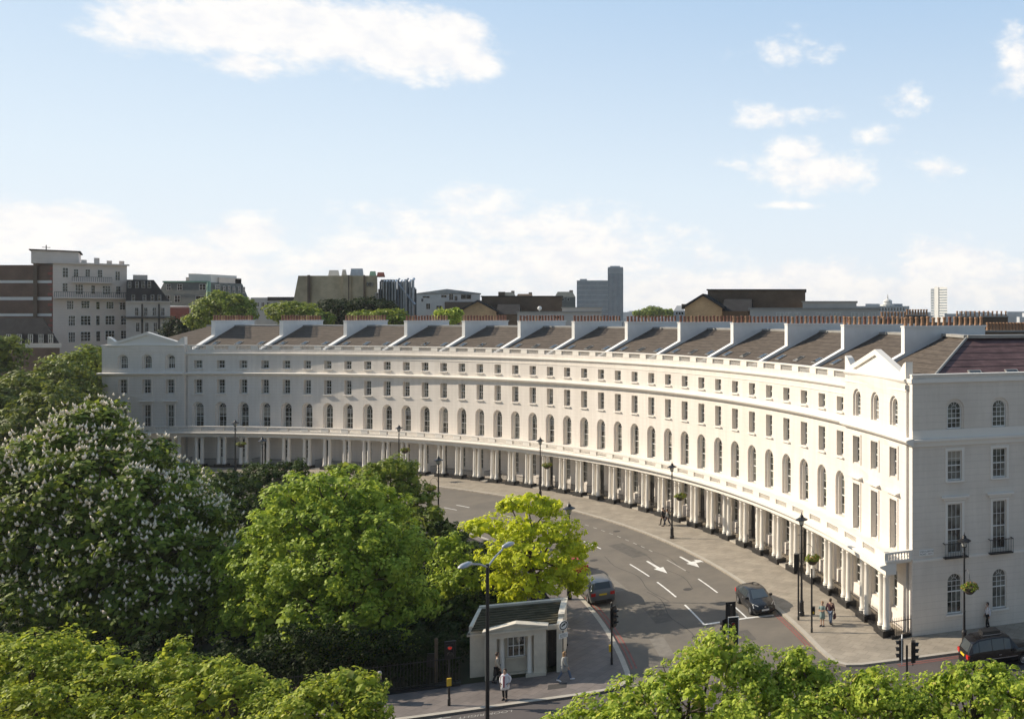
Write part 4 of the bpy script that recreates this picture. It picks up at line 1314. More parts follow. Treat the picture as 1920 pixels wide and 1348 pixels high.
# white building with pitched glass roof
I_ = Block("white_building", "white rendered building with a shallow pitched roof beyond the ducts", "building", pxy(776, 236), pxy(900, 236), zpx(551, 236), 20, "white_render")
mb = MB(); um, _ = I_.uz(838, 545)
mb.add([I_.T(-.3, zpx(551, 236), -.3), I_.T(um, zpx(542, 236), -.3), I_.T(I_.L + .3, zpx(550, 236), -.3), I_.T(-.3, zpx(551, 236), 20), I_.T(um, zpx(542, 236), 20), I_.T(I_.L + .3, zpx(550, 236), 20)], [(0, 1, 2), (3, 5, 4), (0, 3, 4, 1), (1, 4, 5, 2)])
part(mb, "roof", "duct", I_.o, True)
for x0, y0, x1, y1 in ((792, 555, 806, 559), (827, 553, 838, 558), (842, 551, 850, 563), (852, 555, 858, 564), (799, 569, 807, 580), (818, 573, 829, 580), (864, 552, 884, 561), (790, 560, 794, 566)):
    I_.win(x0, y0, x1, y1, cols=2, rows=1)
I_.box("yard_wall", "dark_brick", um - .5, I_.L, -3, .1, 3, zpx(566, 233))
# theatre-like brown brick buildings with a gable facing us
def gable_hall(name, label, xg0, xg1, xr, yeav, yap, ytop, Y, mg, mw, top_left=None):
    P, Q = pxy(xg0, Y), pxy(xr, Y)
    B = Block(name, label, "building", P, Q, zpx(yeav, Y), 4, mw, wall=False)
    ug, _ = B.uz(xg1, yeav); um = ug / 2
    ze, za, zt = zpx(yeav, Y), zpx(yap, Y), zpx(ytop, Y + 7)
    mb = MB()
    pts = [(0, 0), (ug, 0), (ug, ze), (um, za), (0, ze)]
    mb.add([B.T(a, b, 0) for a, b in pts] + [B.T(a, b, 9) for a, b in pts], [(0, 1, 2, 3, 4), (9, 8, 7, 6, 5), (0, 5, 6, 1), (1, 6, 7, 2), (4, 9, 5, 0)])
    part(mb, "gable_wall", mg, B.o, True)
    rr = MB()
    for a, b in (((-.5, ze - .25), (um, za)), ((ug + .5, ze - .25), (um, za))):
        rr.add([B.T(a[0], a[1], -.5), B.T(b[0], b[1], -.5), B.T(b[0], b[1], 9), B.T(a[0], a[1], 9), B.T(a[0], a[1] + .4, -.5), B.T(b[0], b[1] + .4, -.5), B.T(b[0], b[1] + .4, 9), B.T(a[0], a[1] + .4, 9)],
               [(0, 1, 2, 3), (4, 7, 6, 5), (0, 4, 5, 1), (1, 5, 6, 2), (2, 6, 7, 3), (3, 7, 4, 0)])
    part(rr, "gable_roof", "mansard_dark", B.o, True)
    B.box("wall", mw, um + (.2 if top_left is None else top_left), B.L, 7, 22, -.25, zt)
    B.box("coping", "mansard_dark", um + (.0 if top_left is None else top_left - .2), B.L + .2, 6.8, 22.2, zt, zt + .25)
    B.box("lean_to", mw, ug, ug + 4.5, 1.5, 7, -.25, ze - .6)
    B.frus("lean_to_roof", "mansard_dark", ug - .1, ug + 5.2, .9, 7, ze - .6, ze + 1.6, (.1, .3, 4.6, 0))
    return B
J_ = gable_hall("brick_hall", "brown brick hall with an ochre gable, left of the grey office slab", 862, 930, 1054, 584, 566, 557, 186, "gable_brick", "dark_brick")
J_.box("chimney", "dark_brick", 7.5, 9, 12, 13.5, zpx(560, 190), zpx(547, 196))
mb = MB(); c = J_.T(J_.uz(1012, 578)[0], zpx(578, 184), -1.0)
mb.lathe([(.0, -.45), (.25, -.38), (.42, -.15), (.42, .15), (.25, .38), (.0, .45)], 12, c); mb.tube([(c[0], c[1], 5), (c[0], c[1], c[2] - .4)], .06, 5); part(mb, "dome_lamp", "white_paint", J_.o, True)
K_ = gable_hall("brick_theatre", "large brown brick hall with an ochre gable behind the chimney pots", 1284, 1353, 1510, 577, 555, 545, 150, "gable_brick", "dark_brick", .0)
# flat-roofed grey buildings right behind the crescent
for k, (nm, lb, x0, x1, yt, Y, m) in enumerate((
    ("flat_roof_building", "pale grey flat-roofed building in front of the office slab, behind the chimney pots", 970, 1128, 586, 175, "grey_render"),
    ("flat_roof_building", "smaller grey roof box set above the flat roof by the office slab", 1054, 1128, 578, 182, "grey_render"),
    ("flat_roof_building", "long grey flat-roofed building with pale windows right of the theatre gable", 1406, 1648, 580, 138, "grey_render"),
    ("flat_roof_building", "upper grey storey right of the dark brick hall", 1505, 1606, 567, 152, "grey_render"))):
    b = Block(nm, lb, "building", pxy(x0, Y), pxy(x1, Y), zpx(yt, Y), 12, m, group="grey flat-roofed buildings behind the crescent")
    b.box("coping", "lead", -.2, b.L + .2, -.25, 12.2, zpx(yt, Y), zpx(yt, Y) + .22)
    if k == 2:
        for x in (1456, 1530, 1596):
            for q in range(3): b.win(x + q * 16, 586, x + q * 16 + 14, 597, cols=2, rows=1, glass="lamp_glass")
    elif k == 0:
        for x in (980, 1010, 1040): b.win(x, 592, x + 10, 598, cols=2, rows=1)
# office slab and tower
Y6 = 620
T_ = Block("office_tower", "grey-blue office slab with a taller ribbed tower at its right end", "office tower", pxy(1082, Y6), pxy(1140, Y6), zpx(526, Y6), 18, "tower_glass")
for k in range(30):
    u = T_.L * k / 29
    T_.box("mullion", "curtain_wall", u - .2, u + .2, -.35, .1, 0, zpx(526, Y6))
for k in range(9):
    z = zpx(526, Y6) - k * 3.4
    T_.box("spandrel", "curtain_wall", 0, T_.L, -.2, .1, z - .5, z)
tw0, _ = T_.uz(1140, 520); tw1, _ = T_.uz(1168, 520)
T_.box("tower", "tower_glass", tw0, tw1, -1, 12, 0, zpx(513, Y6)); T_.box("tower_crown", "curtain_wall", tw0, tw1, -1, 12, zpx(513, Y6), zpx(501, Y6))
for k in range(13):
    u = tw0 + (tw1 - tw0) * k / 12; T_.box("tower_rib", "curtain_wall", u - .22, u + .22, -1.5, -.9, 0, zpx(503, Y6))
T_.box("roof_plant", "curtain_wall", tw0 + 1.5, tw1 - 2, 2, 8, zpx(501, Y6), zpx(498.5, Y6)); T_.box("roof_plant", "curtain_wall", 2, 7, 2, 8, zpx(526, Y6), zpx(523, Y6))
# white residential tower, far right
Y7 = 900
W_ = Block("tower_block", "white tower block standing alone on the far skyline", "tower block", pxy(1752, Y7), pxy(1776, Y7 - 14), zpx(539, Y7), 14, "white_render")
W_.box("side_tower", "far_stone", -5.6, -.4, 1, 14, 0, zpx(541, Y7)); W_.box("core", "white_render", .8, 6, -1.0, .1, 0, zpx(538, Y7))
for k in range(11):
    z = zpx(541, Y7) - 1.3 - k * 2.7
    W_.box("window_band", "tower_glass", 7.0, W_.L - .4, -.12, .1, z - .9, z); W_.box("window_band", "tower_glass", -5, -1, .9, 1.1, z - .9, z)
# pale domed building and neighbours
Y8 = 520
V_ = Block("domed_building", "pale stone building with a small domed cupola and flagpole on the skyline", "building", pxy(1606, Y8), pxy(1705, Y8), zpx(574, Y8), 24, "far_stone")
a0, _ = V_.uz(1622, 575); a1, _ = V_.uz(1648, 575); V_.box("upper_storey", "curtain_wall", a0, a1, 4, 20, zpx(575, Y8), zpx(569.5, Y8))
a0, _ = V_.uz(1672, 575); a1, _ = V_.uz(1692, 575); V_.box("upper_storey", "curtain_wall", a0, a1, 4, 20, zpx(575, Y8), zpx(569.5, Y8))
um, _ = V_.uz(1664, 570)
mb = MB(); mb.lathe([(4.3, zpx(575, Y8)), (4.3, zpx(571, Y8)), (2.8, zpx(570.5, Y8)), (2.6, zpx(566, Y8)), (3.0, zpx(565.8, Y8)), (2.4, zpx(563, Y8)), (1.2, zpx(561, Y8)), (.5, zpx(560, Y8)), (.2, zpx(552, Y8))], 14, V_.T(um, 0, 4)); part(mb, "cupola", "white_render", V_.o, True)
for k in range(16):
    z0 = zpx(583, Y8); u = 1 + k * (V_.L - 3) / 16
    bwin(V_.o, lambda uu, z, o: V_.T(uu, z, o), 0, u, u + .9, z0, z0 + 2, cols=1, rows=1)
for nm, lb, x0, x1, yt, Y, m in (("slate_house", "grey-blue slated building on the skyline left of the brown hall's roof", 936, 968, 548, 330, "mansard"), ("slate_house", "dark grey mansard house beside the office slab", 1040, 1079, 547, 300, "mansard"), ("slate_house", "brown roofed house between slate roofs beyond the brown hall", 966, 1002, 551, 320, "dark_brick"), ("slate_house", "grey house with chimney just left of the ochre theatre gable", 1263, 1284, 573, 260, "far_stone")):
    b = Block(nm, lb, "house", pxy(x0, Y), pxy(x1, Y), zpx(yt + 10, Y), 12, m)
    b.frus("roof", m, 0, b.L, 0, 12, zpx(yt + 10, Y), zpx(yt, Y), (1.0, 1.0, 1.5, 1.5)); b.box("chimney", "dark_brick", b.L * .7, b.L * .7 + 1.3, 3, 5, zpx(yt + 3, Y), zpx(yt - 3, Y))
    for q in range(3): b.win(x0 + 4 + q * (x1 - x0) / 4, yt + 12, x0 + 8 + q * (x1 - x0) / 4, yt + 17, cols=1, rows=1)
# rows of roofs with chimneys behind the right-hand block
pot2 = MB(); pot2.lathe([(.16, 0), (.16, .1), (.13, .2), (.13, .6), (.17, .7), (.15, .78)], 8); pot2_me = pot2.mesh("chimney_pot", "terracotta_buff")
for lb, x0, x1, yt, Y, npot in (("brown brick roof stack with buff pots behind the purple slate roof", 1848, 1935, 609, 84, 14), ("long dark chimney stack on the skyline left of the white tower", 1698, 1740, 583, 120, 8), ("wide dark chimney stack on the skyline right of the white tower", 1790, 1890, 586, 130, 12), ("brown chimney stack beyond the last white stack", 1650, 1700, 588, 110, 8)):
    b = Block("brick_house", lb, "house", pxy(x0, Y), pxy(x1, Y), zpx(yt, Y) - .7, 1.2, "dark_brick")
    b.frus("roof", "slate", -2, b.L + 4, -3.5, 6, 10, zpx(yt, Y) - 1.6, (.5, .5, 3.2, 4.5))
    b.box("coping", "lead", -.1, b.L + .1, -.1, 1.3, zpx(yt, Y) - .7, zpx(yt, Y) - .55)
    for k in range(npot):
        put(pot2_me, "chimney_pot", b.o, b.T((k + .5) * b.L / npot, zpx(yt, Y) - .56, .6), 0, world=True)
random.seed(33)
mb = MB(); mt = MB()
for k in range(150):
    Y = random.uniform(700, 2300); x = random.choice((random.uniform(1165, 1300), random.uniform(1690, 1960), random.uniform(1165, 1960), random.uniform(440, 1100)))
    w = random.uniform(12, 45); X = (x - U0) / F * Y; h = random.uniform(14, 21 + Y * .0036)
    (mb if k % 3 else mt).box(X - w / 2, X + w / 2, Y, Y + random.uniform(10, 30), -.2, h)
tag(put(mb.mesh("distant_city", "far_stone"), "distant_city"), "jumble of tiny pale roofs along the far skyline", "city", kind="stuff")
tag(put(mt.mesh("distant_city", "curtain_wall"), "distant_city"), "jumble of tiny grey roofs along the far skyline", "city", kind="stuff")

# ------------------------------------------------------------------ the lodge
LP = Vector((-24.48, 49.89, 0))
lodge = thing("garden_lodge", "small cream stone gate lodge with pedimented front and dark door at the garden corner", "lodge", tuple(LP), 0)
le = Vector((.952, .306, 0)).normalized(); ln_ = Vector((-le.y, le.x, 0))
def TL(u, d, z):
    p = LP + le * u + ln_ * d
    return (p.x, p.y, z * .91)
lw = MB()
def lbox(mb, u0, u1, d0, d1, z0, z1): mb.box(u0, u1, d0, d1, z0, z1, TL)
lbox(lw, 0, .62, 0, .5, 0, 2.62); lbox(lw, 2.62, 3.27, 0, .5, 0, 2.62)       # front piers
lbox(lw, -.9, 3.27, .75, 4.3, 0, 3.05); lbox(lw, 3.27, 4.0, 1.15, 4.3, 0, 3.05)
lbox(lw, 3.86, 4.15, .1, 4.35, 0, 3.15); lbox(lw, .6, 2.64, .5, .76, 0, .12); lbox(lw, 2.2, 3.3, -.14, .5, 0, .16)
lbox(lw, 0, 3.27, .01, .74, 2.62, 3.0); lbox(lw, 3.27, 3.9, .3, 1.2, 2.75, 3.05)
part(lw, "wall", "lodge_stone", lodge, True)
lt = MB()
lbox(lt, -.12, 3.39, -.12, .76, 2.98, 3.10); lbox(lt, -1.02, .0, .62, .9, 2.72, 2.86); lbox(lt, -1.04, -.9, .62, 4.4, 2.72, 2.86)
pd = [(0, 3.1), (3.27, 3.1), (1.63, 3.40)]
lt.add([TL(a, -.05, z) for a, z in pd] + [TL(a, .4, z) for a, z in pd], [(0, 1, 2), (5, 4, 3), (0, 3, 4, 1), (1, 4, 5, 2), (2, 5, 3, 0)])
for a, b in (((-.12, 3.10), (1.63, 3.44)), ((3.39, 3.10), (1.63, 3.44))):
    lt.add([TL(a[0], -.14, a[1]), TL(b[0], -.14, b[1]), TL(b[0], .42, b[1]), TL(a[0], .42, a[1]), TL(a[0], -.14, a[1] + .1), TL(b[0], -.14, b[1] + .1), TL(b[0], .42, b[1] + .1), TL(a[0], .42, a[1] + .1)], [(0, 1, 2, 3), (4, 7, 6, 5), (0, 4, 5, 1), (1, 5, 6, 2), (2, 6, 7, 3), (3, 7, 4, 0)])
lbox(lt, -.95, 4.2, 4.2, 4.5, 3.0, 3.36); lbox(lt, 3.84, 4.2, 1.4, 4.2, 3.1, 3.33); lbox(lt, -.98, -.78, .9, 4.2, 3.0, 3.28)
part(lt, "cornice", "lodge_stone", lodge, True)
rf = MB()
N = 9
for k in range(N):
    d0, d1 = .45 + 3.75 * k / N, .45 + 3.75 * (k + 1) / N
    z0, z1 = 3.10 + .12 * k / N, 3.10 + .12 * (k + 1) / N
    rf.add([TL(-.8, d0, z0 + .05), TL(3.86, d0, z0 + .05), TL(3.86, d1, z1), TL(-.8, d1, z1), TL(-.8, d0, z0), TL(3.86, d0, z0)], [(0, 1, 2, 3), (4, 5, 1, 0)])
part(rf, "roof", "lodge_roof", lodge, True)
cl = MB()
for u in (.86, 2.38):
    p = TL(u, .3, 0); cl = MB(); cl.lathe([(.19, .12), (.19, .2), (.15, .24), (.14, 1.6), (.125, 2.22), (.17, 2.27), (.17, 2.385)], 14, p); part(cl, "column", "column_paint", lodge, True, True)
bwin(lodge, lambda u, z, o: TL(u, .75 + o, z), math.atan2(le.y, le.x), 1.12, 2.06, 1.12, 2.4, cols=3, rows=2, glass="glass")
sl_ = MB(); lbox(sl_, 1.05, 2.13, .6, .75, 1.0, 1.11); part(sl_, "sill", "lodge_stone", lodge, True)
dr = MB(); lbox(dr, 3.3, 3.84, 1.06, 1.16, .05, 2.72)
for z0, z1 in ((.25, 1.0), (1.15, 2.4)):
    for u in (3.36, 3.61): lbox(dr, u, u + .18, 1.03, 1.07, z0, z1)
part(dr, "door", "black_paint", lodge, True)

# ------------------------------------------------------------------ trees
def leaf_mesh(name, C, nrm, rad, per, size, seed, up=.55, flat=.75, aspect=.55):
    """tufts of leaf-sized faces at centres C (n,3), each tuft a loose dome facing nrm"""
    rng = np.random.default_rng(seed)
    n = len(C)
    N = n * per
    base = np.repeat(C, per, 0); nb = np.repeat(nrm, per, 0); rr = np.repeat(rad, per)
    v = rng.normal(size=(N, 3)); v /= np.linalg.norm(v, axis=1)[:, None]
    v = v + nb * .6; v /= np.linalg.norm(v, axis=1)[:, None]
    r = rr * rng.uniform(.35, 1.0, N) ** .6
    off = v * r[:, None]; off[:, 2] *= flat
    P = base + off
    nn = v * .75 + nb * .55 + rng.normal(size=(N, 3)) * .5; nn[:, 2] += up
    nn /= np.linalg.norm(nn, axis=1)[:, None]
    a = rng.normal(size=(N, 3)); a -= nn * (a * nn).sum(1)[:, None]; a /= np.linalg.norm(a, axis=1)[:, None]
    b = np.cross(nn, a)
    s = size * rng.uniform(.65, 1.3, N)
    L = a * s[:, None]; W = b * (s * aspect)[:, None]
    droop = nn * (s * .18)[:, None]
    V = np.empty((N, 4, 3))
    V[:, 0] = P - L - droop; V[:, 1] = P - W + L * .1; V[:, 2] = P + L - droop; V[:, 3] = P + W + L * .1
    me = bpy.data.meshes.new(name)
    me.vertices.add(N * 4); me.vertices.foreach_set("co", V.reshape(-1).astype(np.float32))
    me.loops.add(N * 4); me.loops.foreach_set("vertex_index", np.arange(N * 4, dtype=np.int32))
    me.polygons.add(N); me.polygons.foreach_set("loop_start", np.arange(0, N * 4, 4, dtype=np.int32))
    me.update(calc_edges=True)
    return me
def crown_points(blobs, dens, seed, rough=.16, fill=.18):
    rng = np.random.default_rng(seed)
    Cs, Ns = [], []
    B = np.array([list(c) + list(r) for c, r in blobs])
    for c, r in blobs:
        c = np.array(c); r = np.array(r)
        area = 4 * math.pi * ((r[0] * r[1]) ** 1.6 / 3 + (r[0] * r[2]) ** 1.6 / 3 + (r[1] * r[2]) ** 1.6 / 3) ** (1 / 1.6)
        n = max(6, int(area * dens))
        d = rng.normal(size=(n, 3)); d /= np.linalg.norm(d, axis=1)[:, None]
        k = 1 + rng.normal(size=n) * rough
        k = np.where(rng.uniform(size=n) < fill, rng.uniform(.3, .9, n), np.clip(k, .6, 1.28))
        p = c + d * r * k[:, None]
        keep = np.ones(n, bool)
        for c2, r2 in blobs:                   # drop what lies deep inside a neighbour
            if c2 is c: continue
            q = ((p - np.array(c2)) / np.array(r2)); m = (q * q).sum(1)
            keep &= ~((m < .42) & (rng.uniform(size=n) < .85))
        nn = d / r; nn /= np.linalg.norm(nn, axis=1)[:, None]
        Cs.append(p[keep]); Ns.append(nn[keep])
    return np.vstack(Cs), np.vstack(Ns)
def auto_blobs(c, r, k, seed, sub=(.34, .5), zmin=None):
    rng = random.Random(seed)
    out = [(tuple(c), tuple(x * .72 for x in r))]
    for j in range(k):
        z = 1 - 2 * (j + .5) / k * .93
        a = j * 2.39996 + rng.uniform(-.3, .3)
        h = math.sqrt(max(0, 1 - z * z))
        f = rng.uniform(.58, .76)
        s = rng.uniform(*sub)
        p = (c[0] + r[0] * f * h * math.cos(a), c[1] + r[1] * f * h * math.sin(a), c[2] + r[2] * f * z)
        q = (r[0] * s, r[1] * s, r[2] * s * .9)
        out.append((p, q))
    return out
def tree(name, label, base, blobs, leaf, dens, per, trad, size, seed, trunk_r=.35, group=None, cat="tree", limbs=True, rough=.16, up=.55, flat=.75, extra=None, core=1.0, fill=.18, aspect=.55):
    o = thing(name, label, cat, base, 0, group)
    rng = random.Random(seed)
    cz = sum(b[0][2] for b in blobs) / len(blobs)
    cx = sum(b[0][0] for b in blobs) / len(blobs); cy = sum(b[0][1] for b in blobs) / len(blobs)
    mb = MB()
    fork = Vector((base[0] + (cx - base[0]) * .3, base[1] + (cy - base[1]) * .3, base[2] + max(1.0, (cz - base[2]) * .5)))
    top = Vector((cx, cy, cz + .5))
    mb.tube([base, tuple((Vector(base) + fork) / 2 + Vector((.1, .05, 0))), fork, (fork + top) / 2 + Vector((.15, -.1, 0)), top], [trunk_r * 1.25, trunk_r, trunk_r * .85, trunk_r * .55, trunk_r * .25], 9)
    if limbs:
        for (c, r) in blobs[1:]:
            e = Vector(c); s = fork.lerp(top, rng.uniform(0, .7)); m = s.lerp(e, .5) + Vector((rng.uniform(-.2, .2), rng.uniform(-.2, .2), .12 * (e - s).length))
            mb.tube([s, m, e], [trunk_r * .38, trunk_r * .25, trunk_r * .08], 6)
            for _ in range(3):
                e2 = e + Vector((rng.uniform(-1, 1) * r[0], rng.uniform(-1, 1) * r[1], rng.uniform(-.2, 1) * r[2])) * .8
                mb.tube([m.lerp(e, .6), m.lerp(e2, .75), e2], [trunk_r * .16, trunk_r * .1, trunk_r * .03], 5)
    part(mb, "trunk", "bark", o, True)
    blobs = [(c, tuple(max(.35 * q, q - .55 * trad) for q in r)) for c, r in blobs]
    C, Nn = crown_points(blobs, dens, seed, rough, fill)
    rg = np.random.default_rng(seed + 7)
    rad = trad * rg.uniform(.6, 1.35, len(C))
    if core:  # oversized inner leaves added to block light through the crown
        Ck, Nk = [], []
        for c, r in blobs:
            vol = 4.19 * r[0] * r[1] * r[2]
            n = int(min(4000, max(30, vol ** .8 * core / (size * 7) ** 2)))
            d = rg.normal(size=(n, 3)); d /= np.linalg.norm(d, axis=1)[:, None]
            Ck.append(np.array(c) + d * np.array(r) * (rg.uniform(.25, .86, n) ** .7)[:, None]); Nk.append(d)
        Ck, Nk = np.vstack(Ck), np.vstack(Nk)
        mc = leaf_mesh("core", Ck, Nk, np.full(len(Ck), size * 2.0), 3, size * 2.3, seed + 2, .3, 1.0, .75)
        mo = leaf_mesh("outer", C, Nn, rad, per, size, seed + 1, up, flat, aspect)
        va = np.empty(len(mo.vertices) * 3, np.float32); mo.vertices.foreach_get("co", va)
        vb = np.empty(len(mc.vertices) * 3, np.float32); mc.vertices.foreach_get("co", vb)
        va = np.concatenate([va, vb]); nv = len(va) // 3
        bpy.data.meshes.remove(mo); bpy.data.meshes.remove(mc)
        me = bpy.data.meshes.new("crown")
        me.vertices.add(nv); me.vertices.foreach_set("co", va)
        me.loops.add(nv); me.loops.foreach_set("vertex_index", np.arange(nv, dtype=np.int32))
        me.polygons.add(nv // 4); me.polygons.foreach_set("loop_start", np.arange(0, nv, 4, dtype=np.int32))
        me.update(calc_edges=True)
    else:
        me = leaf_mesh("crown", C, Nn, rad, per, size, seed + 1, up, flat, aspect)
    me.materials.append(M[leaf])
    put(me, "crown", o, world=True)
    if extra: extra(o, C, Nn, rad, rg)
    return o
def blossoms(o, C, Nn, rad, rg):
    """upright white candles standing out of the leaf tufts"""
    reps = 5
    Cb = np.repeat(C, reps, 0); Nb = np.repeat(Nn, reps, 0); rb = np.repeat(rad, reps)
    v = rg.normal(size=Cb.shape); v /= np.linalg.norm(v, axis=1)[:, None]
    v = v * .8 + Nb * .7; v[:, 2] += .45; v /= np.linalg.norm(v, axis=1)[:, None]
    keep = (Nb[:, 2] > -.45) & (rg.uniform(size=len(Cb)) < .75)
    P = (Cb + v * (rb * .95)[:, None])[keep]
    n = len(P)
    h = rg.uniform(.22, .40, n); w = rg.uniform(.07, .125, n)
    ax = np.stack([rg.normal(size=n) * .18 + v[keep][:, 0] * .4, rg.normal(size=n) * .18 + v[keep][:, 1] * .4, np.ones(n)], 1); ax /= np.linalg.norm(ax, axis=1)[:, None]
    V = np.empty((n, 6, 3))
    V[:, 0] = P; V[:, 5] = P + ax * h[:, None]
    for k, (cx_, sy_) in enumerate(((1, 0), (0, 1), (-1, 0), (0, -1))):
        V[:, 1 + k] = P + ax * (h * .35)[:, None] + np.stack([w * cx_, w * sy_, np.zeros(n)], 1)
    tri = np.array([[0, 2, 1], [0, 3, 2], [0, 4, 3], [0, 1, 4], [1, 2, 5], [2, 3, 5], [3, 4, 5], [4, 1, 5]])
    Fc = (tri[None] + (np.arange(n) * 6)[:, None, None]).reshape(-1).astype(np.int32)
    me = bpy.data.meshes.new("blossom")
    me.vertices.add(n * 6); me.vertices.foreach_set("co", V.reshape(-1).astype(np.float32))
    me.loops.add(len(Fc)); me.loops.foreach_set("vertex_index", Fc)
    me.polygons.add(len(Fc) // 3); me.polygons.foreach_set("loop_start", np.arange(0, len(Fc), 3, dtype=np.int32))
    me.update(calc_edges=True); me.materials.append(M["blossom"])
    q = put(me, "blossom", o, world=True); q["kind"] = "stuff"

def B3(lst): return [((c[0], c[1], c[2]), (c[3], c[4], c[5])) for c in lst]
def px_blobs(lst, k=1.0):
    """crown lobes given as place in the photo, distance, and radii in metres"""
    out = []
    for (x, y, Y, rx, ry, rz) in lst:
        p = at(x, y, Y * k); out.append(((p.x, p.y, p.z), (rx * k, ry * k, rz * k)))
    return out
# horse chestnut in flower
ch = px_blobs([(195, 990, 66, 6.8, 5.5, 5.8), (165, 830, 66, 2.9, 2.8, 2.5), (110, 870, 63.5, 3.0, 2.8, 2.6), (45, 920, 63, 3.2, 3.0, 2.8), (235, 880, 65, 3.0, 3.0, 2.8), (300, 930, 66, 2.9, 2.8, 2.6), (370, 990, 65.5, 2.6, 2.5, 2.5),
    (170, 920, 61.8, 3.2, 2.8, 2.8), (90, 950, 61.3, 3.2, 2.8, 2.8), (250, 960, 62, 3.2, 2.8, 2.8), (330, 1000, 63, 2.9, 2.7, 2.7), (20, 1010, 61, 3.2, 2.8, 2.8), (110, 1030, 60.6, 3.3, 2.7, 2.8), (205, 1020, 60.6, 3.3, 2.7, 2.9), (295, 1050, 61.2, 3.1, 2.7, 2.8), (390, 1065, 62.5, 2.5, 2.4, 2.4),
    (90, 1120, 60, 3.3, 2.6, 2.6), (195, 1115, 59.8, 3.3, 2.6, 2.6), (300, 1130, 60.4, 3.1, 2.6, 2.6), (390, 1135, 61.5, 2.4, 2.3, 2.3), (-40, 1110, 61, 3.3, 2.7, 2.7), (180, 795, 67, 1.9, 1.8, 1.7), (145, 800, 66, 1.6, 1.6, 1.4), (65, 880, 63, 2.8, 2.5, 2.4), (0, 900, 62, 2.8, 2.6, 2.6), (-60, 980, 62, 3.2, 2.9, 2.8)], .87)
tree("horse_chestnut_tree", "big horse chestnut covered in white blossom candles, in the garden's left part", tuple(at(200, 1160, 56).xy) + (0,), ch, "chest_leaf", 1.25, 32, .72, .20, 11, .5, extra=blossoms, rough=.10)
# the round green tree in the middle
gr = px_blobs([(618, 1030, 64, 5.6, 5.0, 4.6), (560, 930, 62.5, 2.3, 2.2, 1.5), (640, 920, 63, 2.6, 2.4, 1.7), (700, 945, 64, 2.2, 2.0, 1.6), (520, 985, 61.5, 2.2, 2.0, 1.7), (600, 985, 60.5, 2.5, 2.0, 1.8), (690, 1010, 61, 2.4, 2.0, 1.9), (755, 1030, 63, 1.9, 1.9, 1.9),
    (470, 1060, 62, 2.0, 2.0, 1.8), (540, 1070, 59.8, 2.4, 1.9, 2.0), (630, 1075, 59.2, 2.5, 1.9, 2.1), (720, 1085, 60.2, 2.2, 1.9, 2.0), (775, 1110, 62, 1.5, 1.5, 1.7), (500, 1140, 60, 2.1, 1.9, 1.9), (580, 1150, 58.8, 2.3, 1.9, 1.9), (670, 1155, 59, 2.3, 1.9, 1.9), (730, 1165, 60.4, 1.7, 1.6, 1.6), (430, 1110, 62, 1.4, 1.5, 1.3), (600, 1200, 59.5, 2.0, 1.7, 1.3), (520, 1195, 59.8, 1.8, 1.6, 1.3), (680, 1205, 59.4, 1.9, 1.6, 1.2), (745, 1195, 60, 1.4, 1.4, 1.1), (800, 1130, 62, 1.1, 1.2, 1.2), (440, 1160, 61, 1.5, 1.5, 1.3)], .86)
tree("green_tree", "full rounded bright green tree at the centre of the garden, left of the lodge", tuple(at(615, 1200, 54.5).xy) + (0,), gr, "green_leaf", 1.5, 46, .52, .135, 23, .42, rough=.12, flat=.9, fill=.1)
# taller loose tree behind it on the right
bt_ = px_blobs([(725, 935, 78, 3.0, 3.0, 3.0), (735, 878, 78, 2.1, 2.1, 1.1), (700, 890, 79, 1.7, 1.7, 1.0), (760, 910, 78, 1.5, 1.7, 1.3), (790, 950, 77, 1.5, 1.6, 1.7), (690, 920, 78, 1.6, 1.6, 1.3), (640, 880, 82, 1.4, 1.4, .9), (770, 1000, 76, 1.8, 1.8, 2.0), (815, 975, 75.5, 1.0, 1.1, 1.6)])
tree("loose_tree", "lighter loose tree rising behind the round green tree towards the road", tuple(at(735, 1020, 79).xy) + (0,), bt_, "mid_leaf", 1.3, 34, .56, .15, 31, .3, rough=.2)
# dark yews behind, by the crescent road
dk = px_blobs([(450, 935, 82, 3.0, 2.6, 2.4), (500, 895, 86, 2.4, 2.2, 1.5), (545, 890, 87, 2.0, 2.0, 1.5), (420, 920, 80, 2.2, 2.2, 1.8), (560, 930, 84, 2.4, 2.2, 2.0), (400, 950, 78, 2.6, 2.2, 2.2), (480, 980, 78, 3.0, 2.4, 2.4)])
tree("yew_tree", "very dark spreading yew between the chestnut and the crescent road", tuple(at(480, 1010, 82).xy) + (0,), dk, "dark_leaf", 2.2, 26, .45, .14, 41, .35, rough=.15)
ol = px_blobs([(375, 905, 92, 2.2, 2.0, 1.6), (350, 890, 94, 1.5, 1.5, 1.1), (400, 930, 90, 1.8, 1.8, 1.5)])
tree("olive_shrub", "small olive-green shrub at the far kerb behind the chestnut", tuple(at(375, 925, 92).xy) + (0,), ol, "mid_leaf", 2.0, 20, .4, .13, 43, .15, cat="shrub")
